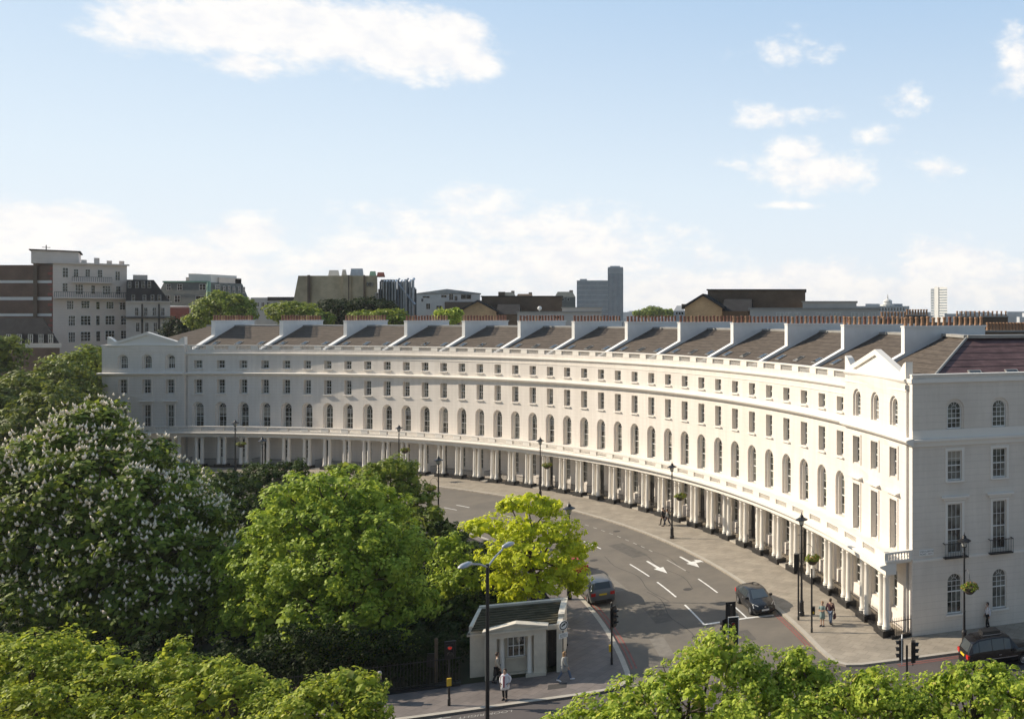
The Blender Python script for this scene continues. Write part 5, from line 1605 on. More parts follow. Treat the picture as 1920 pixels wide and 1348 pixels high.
# yellow-leaved tree by the lodge
ye = px_blobs([(1000, 1035, 61, 3.1, 2.6, 2.5), (990, 945, 61.5, 1.5, 1.4, .9), (955, 945, 61.5, .9, .9, .6), (1030, 950, 62, 1.2, 1.2, .8), (920, 985, 61, 1.5, 1.4, .8), (890, 985, 61, .8, .8, .5), (970, 990, 60, 1.6, 1.4, .9), (1045, 1000, 61, 1.6, 1.5, 1.1), (1075, 1035, 61.3, 1.4, 1.4, 1.2), (935, 1040, 60, 1.3, 1.3, 1.0), (1000, 1040, 59, 1.9, 1.4, 1.2), (1060, 1070, 60, 1.5, 1.4, 1.1), (945, 1090, 59.8, 1.4, 1.2, .9), (1010, 1095, 59.2, 1.8, 1.3, 1.0), (1078, 1090, 61, 1.0, 1.0, .9), (960, 1120, 59.3, 1.1, 1.0, .6)])
tree("yellow_tree", "golden yellow tree standing just behind the lodge", tuple(at(1000, 1180, 61).xy) + (0,), ye, "yellow_leaf", 1.7, 30, .46, .125, 53, .22, rough=.24, fill=.1, flat=.55, core=.45)
# shrubs between the round tree and the lodge
sb = px_blobs([(850, 1060, 62, 1.5, 1.4, 1.9), (838, 1020, 62, 1.0, 1.0, 1.0), (870, 1090, 61, 1.5, 1.4, 1.3), (830, 1100, 61, 1.3, 1.3, 1.2)])
tree("bright_shrub", "tall fresh green shrub left of the yellow tree", tuple(at(850, 1150, 62).xy) + (0,), sb, "green_leaf", 3.2, 20, .34, .12, 61, .12, cat="shrub", rough=.22)
for k, (lb, lst, lf) in enumerate((
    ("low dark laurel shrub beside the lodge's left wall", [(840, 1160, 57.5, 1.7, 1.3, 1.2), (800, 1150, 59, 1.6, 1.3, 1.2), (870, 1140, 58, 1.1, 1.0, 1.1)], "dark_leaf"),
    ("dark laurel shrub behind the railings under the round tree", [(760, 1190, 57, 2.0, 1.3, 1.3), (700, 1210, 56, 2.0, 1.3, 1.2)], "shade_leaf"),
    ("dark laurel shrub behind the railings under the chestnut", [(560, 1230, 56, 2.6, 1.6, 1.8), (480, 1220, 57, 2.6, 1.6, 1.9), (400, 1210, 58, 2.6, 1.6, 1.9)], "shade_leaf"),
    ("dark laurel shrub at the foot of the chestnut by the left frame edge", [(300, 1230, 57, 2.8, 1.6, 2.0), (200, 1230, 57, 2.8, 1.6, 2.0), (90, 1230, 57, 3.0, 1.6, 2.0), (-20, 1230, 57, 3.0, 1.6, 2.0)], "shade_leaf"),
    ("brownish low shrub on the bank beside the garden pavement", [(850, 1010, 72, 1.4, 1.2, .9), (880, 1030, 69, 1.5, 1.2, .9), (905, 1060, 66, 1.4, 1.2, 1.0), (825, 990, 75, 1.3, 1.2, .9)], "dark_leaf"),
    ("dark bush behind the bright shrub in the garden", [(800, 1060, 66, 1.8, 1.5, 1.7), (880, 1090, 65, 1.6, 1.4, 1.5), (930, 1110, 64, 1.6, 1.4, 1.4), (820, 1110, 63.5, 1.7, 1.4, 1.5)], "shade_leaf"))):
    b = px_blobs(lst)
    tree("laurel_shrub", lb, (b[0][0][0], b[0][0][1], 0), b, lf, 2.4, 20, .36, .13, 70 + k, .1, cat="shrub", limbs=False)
# trees left of the crescent and behind it
for k, (nm, lb, lst, lf, bx, by, Yb, tr_) in enumerate((
    ("plane_tree", "dense dark plane tree standing left of the left pavilion, below the brick house", [(75, 810, 108, 7.0, 6, 6.5), (60, 735, 110, 3.6, 4, 3.2), (110, 715, 112, 3.2, 4, 2.6), (140, 770, 108, 3.2, 3.6, 3.4), (20, 770, 105, 4.0, 4, 3.6), (95, 790, 102, 4.2, 4, 4), (140, 830, 104, 3.4, 3.6, 3.6), (50, 840, 100, 4.4, 4, 3.6)], "plane_leaf", 95, 900, 108, .6),
    ("plane_tree", "lighter green plane tree close against the left pavilion", [(145, 710, 122, 3.6, 4, 3.6), (130, 690, 123, 2.4, 3, 1.9), (165, 672, 124, 2.0, 3, 1.8), (168, 740, 121, 2.0, 3, 3.0), (140, 735, 118, 2.6, 3, 2.6), (172, 700, 123, 1.8, 3, 2.0), (170, 780, 121, 1.9, 3, 3.0)], "mid_leaf", 150, 880, 122, .5),
    ("plane_tree", "dark plane tree cut by the left frame edge", [(-40, 740, 112, 4.6, 5, 6.5), (-6, 658, 114, 2.6, 3, 2.8), (-25, 800, 104, 5.0, 4, 5)], "plane_leaf", -10, 900, 110, .5),
    ("roadside_tree", "leafy plane tree rising behind the leftmost chimney stacks", [(418, 592, 158, 4.2, 5, 4.0), (392, 580, 158, 2.2, 3, 1.9), (412, 564, 158, 2.2, 3, 1.8), (444, 571, 158, 2.4, 3, 2.0), (450, 592, 157, 2.2, 3, 2.2), (382, 600, 157, 2.0, 3, 1.8)], "mid_leaf", 415, 700, 158, .4),
    ("roadside_tree", "dark green tree beyond the left roof end, between the pale houses and the stacks", [(350, 612, 160, 3.0, 3, 2.4), (332, 620, 160, 2.0, 3, 1.6), (370, 625, 160, 2.6, 3, 2.0)], "shade_leaf", 350, 700, 160, .3),
    ("roadside_tree", "rounded light green tree behind the second chimney stack, below the tan block", [(555, 588, 165, 4.0, 4, 2.2), (525, 583, 166, 2.4, 3, 1.6), (585, 592, 164, 2.6, 3, 1.8), (545, 578, 166, 2.2, 3, 1.4), (600, 600, 163, 2.0, 3, 1.6)], "mid_leaf", 555, 720, 165, .4),
    ("roadside_tree", "very dark holm oak under the tan brick block", [(650, 582, 172, 6.0, 4, 2.2), (625, 576, 173, 2.6, 3, 1.6), (690, 573, 173, 3.4, 3, 1.8), (715, 582, 172, 2.6, 3, 1.8), (620, 600, 172, 3.0, 3, 2.2), (720, 577, 175, 2.4, 3, 1.6)], "shade_leaf", 660, 720, 172, .4),
    ("roadside_tree", "flat-topped light green tree behind the fourth and fifth stacks", [(690, 593, 164, 3.4, 3, 1.2), (735, 592, 164, 3.0, 3, 1.5), (720, 600, 163, 3.2, 3, 1.6), (750, 600, 163, 1.8, 2, 1.2)], "mid_leaf", 710, 720, 164, .3),
    ("roadside_tree", "small yellow-green tree in front of the brown hall's gable", [(848, 594, 158, 1.7, 2, 1.6), (828, 590, 158, 1.3, 2, 1.0), (855, 586, 158, 1.0, 2, .9)], "fore_leaf", 848, 720, 158, .2),
    ("roadside_tree", "rounded green trees on the skyline right of the office tower", [(1225, 584, 420, 5.5, 5, 2.6), (1250, 587, 420, 4.0, 4, 2.0), (1205, 588, 420, 4.5, 4, 2.0)], "mid_leaf", 1225, 660, 420, .4))):
    b = px_blobs(lst)
    big = Yb > 300
    tree(nm, lb, tuple(at(bx, by, Yb).xy) + (0,), b, lf, (1.0 if not big else .5), 22, .85 if not big else 1.2, .27 if not big else .5, 100 + k, tr_, rough=.13, group="trees beyond the crescent" if nm == "roadside_tree" else None)
# street trees on the near pavement, seen from above
fr_list = []
def fore(lb, lst, lf, seed, bx, Yb):
    b = px_blobs(lst)
    return tree("street_tree", lb, tuple(at(bx, 1200, Yb).xy) + (0,), b, lf, 3.6, 34, .36, .085, seed, .22, group="street trees on the near pavement", rough=.16, flat=.8, aspect=.6, fill=.12)
fore("street tree crown at the bottom, left of the traffic signal, taller of the right-hand crowns", [(1350, 1300, 33, 2.2, 1.8, 1.8), (1345, 1212, 33, .85, .8, .75), (1300, 1255, 33, 1.0, 1.0, .8), (1385, 1250, 33, .9, .9, .8), (1240, 1285, 32.5, 1.1, 1.0, .9), (1420, 1280, 33, 1.0, 1.0, .8), (1180, 1310, 32, 1.0, 1.0, .8), (1120, 1345, 31.5, 1.2, 1.0, .8), (1300, 1330, 31.5, 1.6, 1.2, 1.1), (1065, 1372, 31, 1.1, 1.0, .7), (1035, 1362, 31, .8, .8, .5), (1210, 1370, 31, 1.5, 1.2, 1.0), (1400, 1350, 31.5, 1.5, 1.2, 1.1)], "fore_leaf", 201, 1320, 32.5)
fore("street tree crown in the middle of the bottom right row, before the kerb corner", [(1510, 1315, 33.5, 1.8, 1.6, 1.5), (1495, 1240, 33.5, .75, .8, .6), (1475, 1270, 33.5, .9, .9, .8), (1530, 1275, 33.5, .9, .9, .8), (1590, 1310, 33, 1.2, 1.0, .9), (1560, 1350, 32, 1.4, 1.1, 1.0), (1480, 1350, 32, 1.3, 1.1, 1.0), (1650, 1300, 32.5, 1.2, 1.0, .9), (1625, 1275, 33, .8, .8, .6), (1680, 1330, 32.5, 1.2, 1.0, .9)], "fore_leaf", 202, 1520, 33)
fore("street tree crown at the bottom right corner, in front of the black taxi", [(1830, 1330, 33, 2.0, 1.6, 1.5), (1790, 1275, 33, .9, .9, .7), (1740, 1305, 33, 1.0, 1.0, .8), (1840, 1275, 33, 1.0, 1.0, .7), (1890, 1285, 33, 1.1, 1.0, .8), (1700, 1340, 32.5, 1.0, 1.0, .8), (1930, 1310, 33, 1.3, 1.0, .9), (1770, 1350, 32, 1.4, 1.1, 1.0), (1880, 1350, 32, 1.4, 1.1, 1.0)], "fore_leaf", 203, 1830, 33)
fore("street tree crown in the bottom left corner below the chestnut", [(60, 1290, 36, 3.0, 2.0, 2.0), (70, 1215, 36, 1.4, 1.2, .8), (20, 1225, 36, 1.2, 1.0, .8), (120, 1250, 35.5, 1.2, 1.0, .8), (-30, 1290, 35.5, 1.8, 1.2, 1.2), (140, 1310, 34.5, 1.6, 1.2, 1.2), (60, 1340, 34, 2.0, 1.2, 1.2)], "fore_leaf_left", 204, 60, 35.5)
fore("street tree crown second from the left along the bottom edge", [(230, 1320, 35.5, 2.2, 1.6, 1.6), (180, 1225, 36, .6, .7, .5), (215, 1250, 35.5, .8, .8, .6), (175, 1265, 35.5, .9, .9, .7), (290, 1270, 35.5, 1.2, 1.0, .8), (325, 1225, 36, .8, .8, .6), (350, 1265, 35.5, 1.1, 1.0, .8), (250, 1345, 34, 1.8, 1.2, 1.1)], "fore_leaf_left", 205, 240, 35.5)
fore("street tree crown at the bottom between the second crown and the pavement walkers", [(430, 1325, 35, 2.0, 1.5, 1.4), (400, 1255, 35.5, .9, .9, .6), (445, 1280, 35, 1.0, 1.0, .7), (370, 1310, 34.5, 1.3, 1.1, .9), (500, 1305, 34.8, 1.0, .9, .7), (490, 1350, 34, 1.4, 1.1, .9)], "fore_leaf_left", 206, 430, 35)
fore("street tree crown at the bottom reaching towards the white-coated woman", [(620, 1335, 34, 1.8, 1.4, 1.2), (640, 1280, 34.3, .8, .8, .6), (680, 1290, 34.2, .8, .8, .6), (590, 1305, 34, 1.0, .9, .7), (550, 1340, 33.5, 1.1, 1.0, .8), (690, 1330, 33.8, .9, .9, .7), (660, 1355, 33.3, 1.3, 1.0, .8)], "fore_leaf_left", 207, 620, 34)

# undergrowth added to deepen the shade on the bare garden floor
rgu = np.random.default_rng(12); U_ = []
while len(U_) < 5200:
    u, v = rgu.uniform(-95, -6), 57.5 + rgu.uniform(0, 26) ** 1.0
    x, y = mxy(u, v)
    if math.hypot(x - CX, y - CY) > R - 22.0: continue
    U_.append((x, y, rgu.uniform(.1, 1.3)))
U_ = np.array(U_)
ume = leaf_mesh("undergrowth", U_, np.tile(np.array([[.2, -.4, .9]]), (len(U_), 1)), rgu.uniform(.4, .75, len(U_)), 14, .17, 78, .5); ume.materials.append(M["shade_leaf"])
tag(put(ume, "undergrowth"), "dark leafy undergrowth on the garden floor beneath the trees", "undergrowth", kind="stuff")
# clipped privet hedge behind the front railings
C_ = []; rgh = np.random.default_rng(9)
for q in range(2600):
    u = rgh.uniform(-78, -8.6); v = 56.0 + rgh.uniform(0, 1.6); z = rgh.uniform(.2, 3.3 + .5 * math.sin(u * .7) + .3 * math.sin(u * 2.1))
    C_.append(mr(u, v, z))
C_ = np.array(C_); N_ = np.tile(np.array([[NV.x * -.7, NV.y * -.7, .7]]), (len(C_), 1))
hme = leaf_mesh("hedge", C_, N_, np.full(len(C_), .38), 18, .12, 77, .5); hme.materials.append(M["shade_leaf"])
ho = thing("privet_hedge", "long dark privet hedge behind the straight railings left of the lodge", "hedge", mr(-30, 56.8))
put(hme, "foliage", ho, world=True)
# garden railings
def railing_line(pts, name, label, h=1.35, pitch=.16):
    o = thing(name, label, "railings", (pts[0][0], pts[0][1], 0))
    mb = MB(); top = MB()
    P = [Vector((*p, 0)) for p in pts]
    for a, b in zip(P[:-1], P[1:]):
        L = (b - a).length; e = (b - a) / L; n = Vector((-e.y, e.x, 0))
        Tf = lambda u, d, z: tuple(a + e * u + n * d + Vector((0, 0, z)))
        for z in (.25, h - .15): top.box(0, L, -.02, .02, z, z + .04, Tf)
        top.box(0, L, -.15, .15, 0, .15, Tf)
        k = int(L / pitch)
        for j in range(k):
            u = (j + .5) * L / k; mb.box(u - .013, u + .013, -.013, .013, .15, h, Tf)
    part(mb, "bars", "iron", o, True); part(top, "rails", "iron", o, True)
railing_line([cxy(i, -20.9) for i in frange(36.0, 4, 32)], "garden_railings", "long curved iron railings along the garden side of the crescent road")
railing_line([mxy(u, 55.1) for u in frange(-8.2, -75, 24)], "garden_railings", "straight dark iron railings left of the lodge along the main road", 1.7)

# ------------------------------------------------------------------ street lamps and hanging baskets
def make_lamp(label, loc, rotz, bracket=0):
    o = thing("street_lamp", label, "street lamp", loc, rotz, "Victorian style lamps along the crescent")
    mb = MB(); mb.lathe([(.20, 0), (.20, .25), (.16, .3), (.15, .9), (.17, .95), (.10, 1.1)], 12); part(mb, "base", "iron", o)
    mb = MB(); mb.lathe([(.085, 1.1), (.075, 2.2), (.095, 2.25), (.07, 2.32), (.055, 5.9), (.085, 6.0), (.05, 6.1), (.05, 6.35)], 10); mb.tube([(-.28, 0, 5.7), (.28, 0, 5.7)], .018, 6); part(mb, "post", "iron", o)
    mb = MB(); mb.lathe([(.06, 6.32), (.14, 6.36), (.15, 6.42), (.14, 6.42)], 8)
    for k in range(4):
        a = k * math.pi / 2 + .78
        mb.tube([(.14 * math.cos(a), .14 * math.sin(a), 6.4), (.24 * math.cos(a), .24 * math.sin(a), 6.76)], .013, 4)
    mb.lathe([(.44, 6.76), (.44, 6.79), (.30, 6.86), (.16, 6.95), (.13, 7.0), (.15, 7.03), (.10, 7.1), (.035, 7.12), (.045, 7.17), (.02, 7.2), (.012, 7.32)], 16)
    l = part(mb, "lantern", "iron", o)
    mb = MB(); mb.lathe([(.13, 6.42), (.225, 6.755)], 10); put(mb.mesh("lantern_glass", "lamp_glass"), "lantern_glass", l)
    if bracket:
        s = bracket
        mb = MB(); mb.tube([(0, 0, 4.5), (.2 * s, 0, 4.95), (.5 * s, 0, 5.05), (.75 * s, 0, 4.85), (.78 * s, 0, 4.6)], .016, 6); part(mb, "basket_bracket", "iron", o)
    return o
def basket(label, loc, seed):
    o = thing("hanging_basket", label, "hanging basket", loc, 0, "flower baskets hung from the lamp posts")
    mb = MB(); mb.lathe([(.05, -.42), (.22, -.36), (.36, -.2), (.40, 0), (.37, 0)], 14); part(mb, "bowl", "bark", o)
    mb = MB()
    for k in range(4):
        a = k * math.pi / 2
        mb.tube([(.38 * math.cos(a), .38 * math.sin(a), 0), (0, 0, .62)], .008, 4)
    part(mb, "chain", "iron", o)
    rg = np.random.default_rng(seed)
    n = 46
    d = rg.normal(size=(n, 3)); d[:, 2] = np.abs(d[:, 2]) * .7 - .15; d /= np.linalg.norm(d, axis=1)[:, None]
    me = leaf_mesh("plants", d * np.array([.44, .44, .24]) + np.array([0, 0, .02]), d, np.full(n, .17), 12, .065, seed, .4); me.materials.append(M["mid_leaf"]); put(me, "plants", o)
    k2 = d[:16]
    me = leaf_mesh("flowers", k2 * np.array([.54, .54, .34]) + np.array([0, 0, .04]), k2, np.full(16, .06), 5, .045, seed + 3, .4); me.materials.append(M["flower"]); put(me, "flowers", o)
    return o
LAMPS = [(441, 786, 1, "black lantern lamp post on the far pavement near the left pavilion"),
    (492, 818, 0, "black lantern lamp post rising out of the dark yew by the garden kerb"),
    (748, 795, 1, "black lantern lamp post on the far pavement behind the loose tree"),
    (822, 853, -1, "black lantern lamp post on the garden kerb with its basket on the left side"),
    (1013, 818, 1, "black lantern lamp post on the far pavement directly above the yellow tree"),
    (1067, 940, 0, "black lantern lamp post on the garden pavement at the right edge of the yellow tree"),
    (1260, 865, 1, "black lantern lamp post on the crescent pavement beside the walking pair in dark clothes"),
    (1503, 960, 1, "black lantern lamp post next to two slimmer posts near the stop line"),
    (1808, 998, 1, "black lantern lamp post in front of the shaded end wall near the taxi")]
for k, (x, yt, br, lb) in enumerate(LAMPS):
    Y = 14.0 * F / (yt - HZ); X = (x - U0) / F * Y
    make_lamp(lb, (X, Y, 0), 0 if k != 8 else -1.2, br)
    if br:
        bx, by = (X + .78 * br, Y) if k != 8 else (X + .78 * math.cos(-1.2), Y + .78 * math.sin(-1.2))
        blb = ["nearest the left pavilion", "behind the loose tree's top", "on the left of its post beside the garden trees", "above the yellow tree", "beside the walking pair in dark clothes", "with bushy green plants by the stop line", "with orange and red flowers in front of the end wall"]
        basket("round flower basket " + blb[[0, 2, 3, 4, 6, 7, 8].index(k)], (bx, by, 3.98), 300 + k)
# slim posts by the stop line
for x, y, zt, lb, box in ((1497, 1162, 4.6, "slim dark signal post with a dark signal head on top, beside the lantern lamp post", True), (1522, 1185, 4.25, "slim dark post with a small button box, below the bushy flower basket", False)):
    Y = 21.3 * F / (y - HZ); X = (x - U0) / F * Y
    o = thing("signal_post" if box else "post", lb, "signal" if box else "post", (X, Y, 0))
    mb = MB(); mb.lathe([(.075, 0), (.075, .3), (.06, .32), (.06, zt), (.0, zt + .02)], 10); part(mb, "post", "iron", o)
    if box:
        mb = MB(); mb.box(-.30, -.02, -.14, .14, zt - 1.15, zt + .02); part(mb, "signal_head", "black_paint", o)
        for j in range(3):
            mb = MB(); mb.lathe([(.10, 0), (.10, .16), (.08, .16)], 10, T=lambda a, b, c, j=j: (a - .16, .14 + c, zt - .2 - .36 * j + b)); part(mb, "lens", "lens_dark", o)
    else:
        mb = MB(); mb.box(.05, .22, -.1, .1, 1.2, 1.72); part(mb, "button_box", "black_paint", o)
        mb = MB(); mb.box(.08, .19, -.112, -.098, 1.28, 1.42); part(mb, "button", "yellow_box", o)
# tall twin-headed road lamp on the main road
tl = thing("road_lamp", "tall modern road lamp with twin pale heads in front of the lodge", "street lamp", (-19.6, 40.2, -.12))
mb = MB(); mb.lathe([(.13, 0), (.13, 1.5), (.09, 1.6), (.07, 9.4), (.07, 9.75)], 12); part(mb, "post", "iron", tl)
for s in (-1, 1):
    dv = Vector((.10, 1, 0)).normalized() * s
    mb = MB(); mb.tube([Vector((0, 0, 9.6)), dv * .6 + Vector((0, 0, 9.9)), dv * 1.25 + Vector((0, 0, 10.1))], .045, 7); arm = part(mb, "arm", "galv", tl)
    c = dv * 1.7 + Vector((0, 0, 10.16)); sd_ = Vector((-dv.y, dv.x, 0))
    vs = []; ring = [(-.42, .08, .07), (-.25, .16, .13), (.12, .20, .15), (.36, .14, .10), (.44, .04, .03)]
    mb = MB()
    for (q, w, h) in ring:
        for a in range(10):
            an = 2 * math.pi * a / 10
            vs.append(tuple(c + dv * q + sd_ * (w * math.cos(an)) + Vector((0, 0, h * math.sin(an) * (1 if math.sin(an) > 0 else .5)))))
    n = 10
    mb.add(vs, [(j * n + k, j * n + (k + 1) % n, (j + 1) * n + (k + 1) % n, (j + 1) * n + k) for j in range(4) for k in range(n)] + [tuple(range(n)), tuple(range(4 * n, 5 * n))])
    part(mb, "lamp_head", "galv", tl, smooth=True)

# ------------------------------------------------------------------ traffic signals
def signal(label, loc, heads, zt, yellow=None, rotz=0.0, board=None):
    o = thing("traffic_signal", label, "traffic signal", loc, 0, "traffic signals at the junction")
    mb = MB(); mb.lathe([(.075, 0), (.075, .4), (.057, .42), (.057, zt), (.02, zt + .04)], 10); part(mb, "post", "iron", o)
    for (ztop, ang, off, n, on, wb) in heads:
        c, s = math.cos(ang), math.sin(ang)          # the head looks along (c, s)
        def H(a, b, z): return (off[0] + a * c - b * s, off[1] + a * s + b * c, z)
        h = .34 * n + .06
        mb = MB(); mb.box(-.14, .09, -.17, .17, ztop - h, ztop, H); hd = part(mb, "signal_head", "black_paint", o)
        mb = MB(); mb.box(-.07, -.03, -.28, .28, ztop - h - .12, ztop + .12, H)
        put(mb.mesh("backing_board", "black_paint"), "backing_board", hd)
        if wb:
            mb = MB()
            for y0, y1, z0, z1 in ((-.30, -.26, ztop - h - .14, ztop + .14), (.26, .30, ztop - h - .14, ztop + .14), (-.26, .26, ztop + .10, ztop + .14), (-.26, .26, ztop - h - .14, ztop - h - .10)): mb.box(-.075, -.025, y0, y1, z0, z1, H)
            put(mb.mesh("board_border", "white_paint"), "board_border", hd)
        for j in range(n):
            z = ztop - .20 - .34 * j
            mb = MB(); mb.lathe([(.0, .10), (.06, .115), (.10, .10), (.10, .09)], 12, T=lambda a, b, q: H(q, a, z + b))
            put(mb.mesh("lens", ("red_lit" if on == j else ("lens_red" if j == 0 else "lens_dark"))), "lens", hd)
            vs = []
            for k in range(9):
                a = math.pi * (-.08 + 1.16 * k / 8)
                for q in (.09, .30 - .06 * abs(math.cos(a))): vs.append(H(q, .125 * math.cos(a), z + .125 * math.sin(a)))
            mb = MB(); mb.add(vs, [(2 * k, 2 * k + 1, 2 * k + 3, 2 * k + 2) for k in range(8)])
            put(mb.mesh("hood", "black_paint"), "hood", hd)
    if yellow:
        z, ang = yellow; c, s = math.cos(ang), math.sin(ang)
        mb = MB(); mb.box(.05, .17, -.11, .11, z - .2, z + .2, lambda a, b, q: (a * c - b * s, a * s + b * c, q)); part(mb, "push_button_box", "yellow_box", o)
    return o
def gpt(x, y, z=0.0):
    Y = (EYE - z) * F / (y - HZ); return ((x - U0) / F * Y, Y, z)
TOCAM = math.radians(-78)
signal("traffic signal with white bordered board rising behind the bottom leaves near the stop line", (-9.9, 48.6, -.12), [(4.28, TOCAM, (.16, -.3), 4, -1, True), (5.0, TOCAM + math.pi, (-.1, .2), 4, -1, False), (4.1, math.radians(160), (-.42, .1), 2, -1, False)], 5.0)
signal("traffic signal with yellow button box at the lodge corner, its head turned right", (*gpt(1147, 1245)[:2], 0), [(3.42, math.radians(-15), (.14, -.02), 3, -1, False)], 3.75, (1.0, math.radians(-160)))
signal("pair of traffic signals back to back beyond the bottom leaves, left of the taxi", (0.0, 45.2, -.12), [(4.35, math.radians(180), (-.32, 0), 3, -1, True), (4.25, math.radians(0), (.36, 0), 3, -1, False)], 4.0)
signal("pedestrian signal with a glowing red light in the dark left of the lodge", (*gpt(842, 1322)[:2], 0), [(3.42, TOCAM + .2, (.12, -.12), 2, 0, False)], 3.2, (1.32, math.radians(-60)))
bp = gpt(818, 1281)
o = thing("timber_post", "brown wooden post with a dark notice plate in front of the railings", "post", bp)
mb = MB(); mb.lathe([(.09, 0), (.085, 2.6), (.0, 2.66)], 10); part(mb, "post", "timber", o)
mb = MB(); mb.box(-.52, -.10, -.03, .03, .95, 1.75); part(mb, "notice_plate", "black_paint", o)
# round white sign on the lodge's right pier
c = TL(4.22, .12, 0)
o = thing("round_sign", "round white sign with black ring and plate below, on the lodge's right pier", "sign", c)
def SG(a, b, z):
    d = Vector((.78, -.62, 0)).normalized(); s = Vector((-d.y, d.x, 0))
    p = s * a + d * b; return (p.x, p.y, z)
mb = MB(); mb.tube([SG(0, -.02, 0), SG(0, -.02, 3.0)], .035, 8); part(mb, "post", "iron", o)
mb = MB(); mb.lathe([(.29, 0), (.29, .03)], 28, T=lambda a, b, q: SG(a, .02 + q, 2.75 + b)); part(mb, "disc", "white_paint", o)
vs = []
for k in range(28):
    a = 2 * math.pi * k / 28
    for r in (.20, .255): vs.append(SG(r * math.cos(a), .056, 2.75 + r * math.sin(a)))
mb = MB(); mb.add(vs, [(2 * k, 2 * k + 1, (2 * k + 3) % 56, (2 * k + 2) % 56) for k in range(28)]); part(mb, "ring", "black_paint", o)
mb = MB(); em = [(-.15, -.05), (-.08, .03), (.02, .10), (.14, .12), (.11, .03), (.05, -.02), (-.03, -.03), (-.09, -.08)]
tri = tessellate_polygon([[Vector((a, b, 0)) for a, b in em]]); mb.add([SG(a, .057, 2.77 + b) for a, b in em], [tuple(t) for t in tri]); part(mb, "emblem", "black_paint", o)
mb = MB(); mb.box(-.28, .28, .0, .03, 2.0, 2.3, SG); part(mb, "plate", "white_paint", o)
for z in (2.08, 2.16, 2.23):
    mb = MB(); mb.box(-.22, .22 - .1 * (z > 2.2), .031, .034, z - .018, z + .018, SG); part(mb, "lettering", "cloth_grey", o)

# ------------------------------------------------------------------ vehicles
def car(name, label, cat, loc, ang, paint, st, wheels, glass, wr=.33, front=None, rear=None, extras=None, group=None):
    """st: stations from rear to front (x, wl, wm, wb, belt, wt, top, zl)"""
    o = thing(name, label, cat, loc, ang, group)
    rings = []
    for (x, wl, wm, wb, belt, wt, top, zl) in st:
        zm = zl + (belt - zl) * .45
        h = [(-wl, zl), (-wm, zm), (-wb, belt), (-wt, top - .05), (-wt * .8, top)]
        rings.append([(x, y, z) for y, z in h] + [(x, -y, z) for y, z in h[::-1]])
    mb = MB(); n = 10
    vs = [p for r in rings for p in r]
    fs = [(j * n + k, (j + 1) * n + k, (j + 1) * n + (k + 1) % n, j * n + (k + 1) % n) for j in range(len(st) - 1) for k in range(n)]
    fs += [tuple(range(n)), tuple(range((len(st) - 1) * n, len(st) * n))]
    mb.add(vs, fs)
    me = mb.mesh("body", paint, True)
    b = put(me, "body", o)
    bv = b.modifiers.new("edge", "BEVEL"); bv.width = .035; bv.segments = 2; bv.limit_method = "ANGLE"; bv.angle_limit = R_(24)
    def lerp(a, c, t): return Vector(a).lerp(Vector(c), t)
    def pane(a, b_, c, d, nm, m="car_glass", off=.014, ins=.08):
        P = [Vector(p) for p in (a, b_, c, d)]; ce = sum(P, Vector()) / 4
        P = [p.lerp(ce, ins) for p in P]
        nn = (P[1] - P[0]).cross(P[3] - P[0]).normalized()
        if nn.dot(ce - Vector((ce.x * .6, 0, .7))) < 0: nn = -nn
        g = MB(); g.add([tuple(p + nn * off) for p in P] + [tuple(p - nn * .02) for p in P], [(0, 1, 2, 3), (4, 7, 6, 5), (0, 4, 5, 1), (1, 5, 6, 2), (2, 6, 7, 3), (3, 7, 4, 0)])
        return part(g, nm, m, o)
    for (j, kind) in glass:
        r0, r1 = rings[j], rings[j + 1]
        if kind == "side":
            for s in (0, 1):
                i2, i3 = (2, 3) if s == 0 else (7, 6)
                pane(lerp(r0[i2], r0[i3], .06), lerp(r1[i2], r1[i3], .06), lerp(r1[i2], r1[i3], .94), lerp(r0[i2], r0[i3], .94), "side_window", ins=.05)
        elif kind == "tri":
            for s in (0, 1):
                i2, i3 = (2, 3) if s == 0 else (7, 6)
                pane(lerp(r0[i2], r0[i3], .06), lerp(r1[i2], r1[i3], .06), lerp(r1[i2], r1[i3], .5), lerp(r0[i2], r0[i3], .90), "side_window", ins=.08)
        else:
            pane(r0[4], r1[4], r1[5], r0[5], kind, ins=.04)
    W = max(s[2] for s in st)
    for (wx) in wheels:
        for s in (-1, 1):
            T = lambda a, b_, q, s=s, wx=wx: (wx + a, s * (W - .20 + q), wr + b_)
            mb = MB(); mb.lathe([(wr * .62, 0), (wr * .96, 0), (wr, .03), (wr, .18), (wr * .95, .215), (wr * .66, .215), (wr * .62, .19)], 22, T=T); w_ = part(mb, "wheel", "tyre", o)
            mb = MB(); mb.lathe([(.0, .2), (wr * .18, .205), (wr * .5, .18), (wr * .63, .2), (wr * .66, .19)], 20, T=T); put(mb.mesh("rim", "alloy"), "rim", w_)
            vs = []
            for k in range(13):
                a = math.pi * (-.05 + 1.1 * k / 12)
                for r in (wr * 1.03, wr * 1.16): vs.append((wx + r * math.cos(a), s * (W + .008), wr + r * math.sin(a)))
            mb = MB(); mb.add(vs, [(2 * k, 2 * k + 1, 2 * k + 3, 2 * k + 2) for k in range(12)]); part(mb, "wheel_arch", "black_paint", o)
    def bx(nm, m, *a):
        mb = MB(); mb.box(*a); return part(mb, nm, m, o)
    if extras: extras(o, bx, rings)
    return o
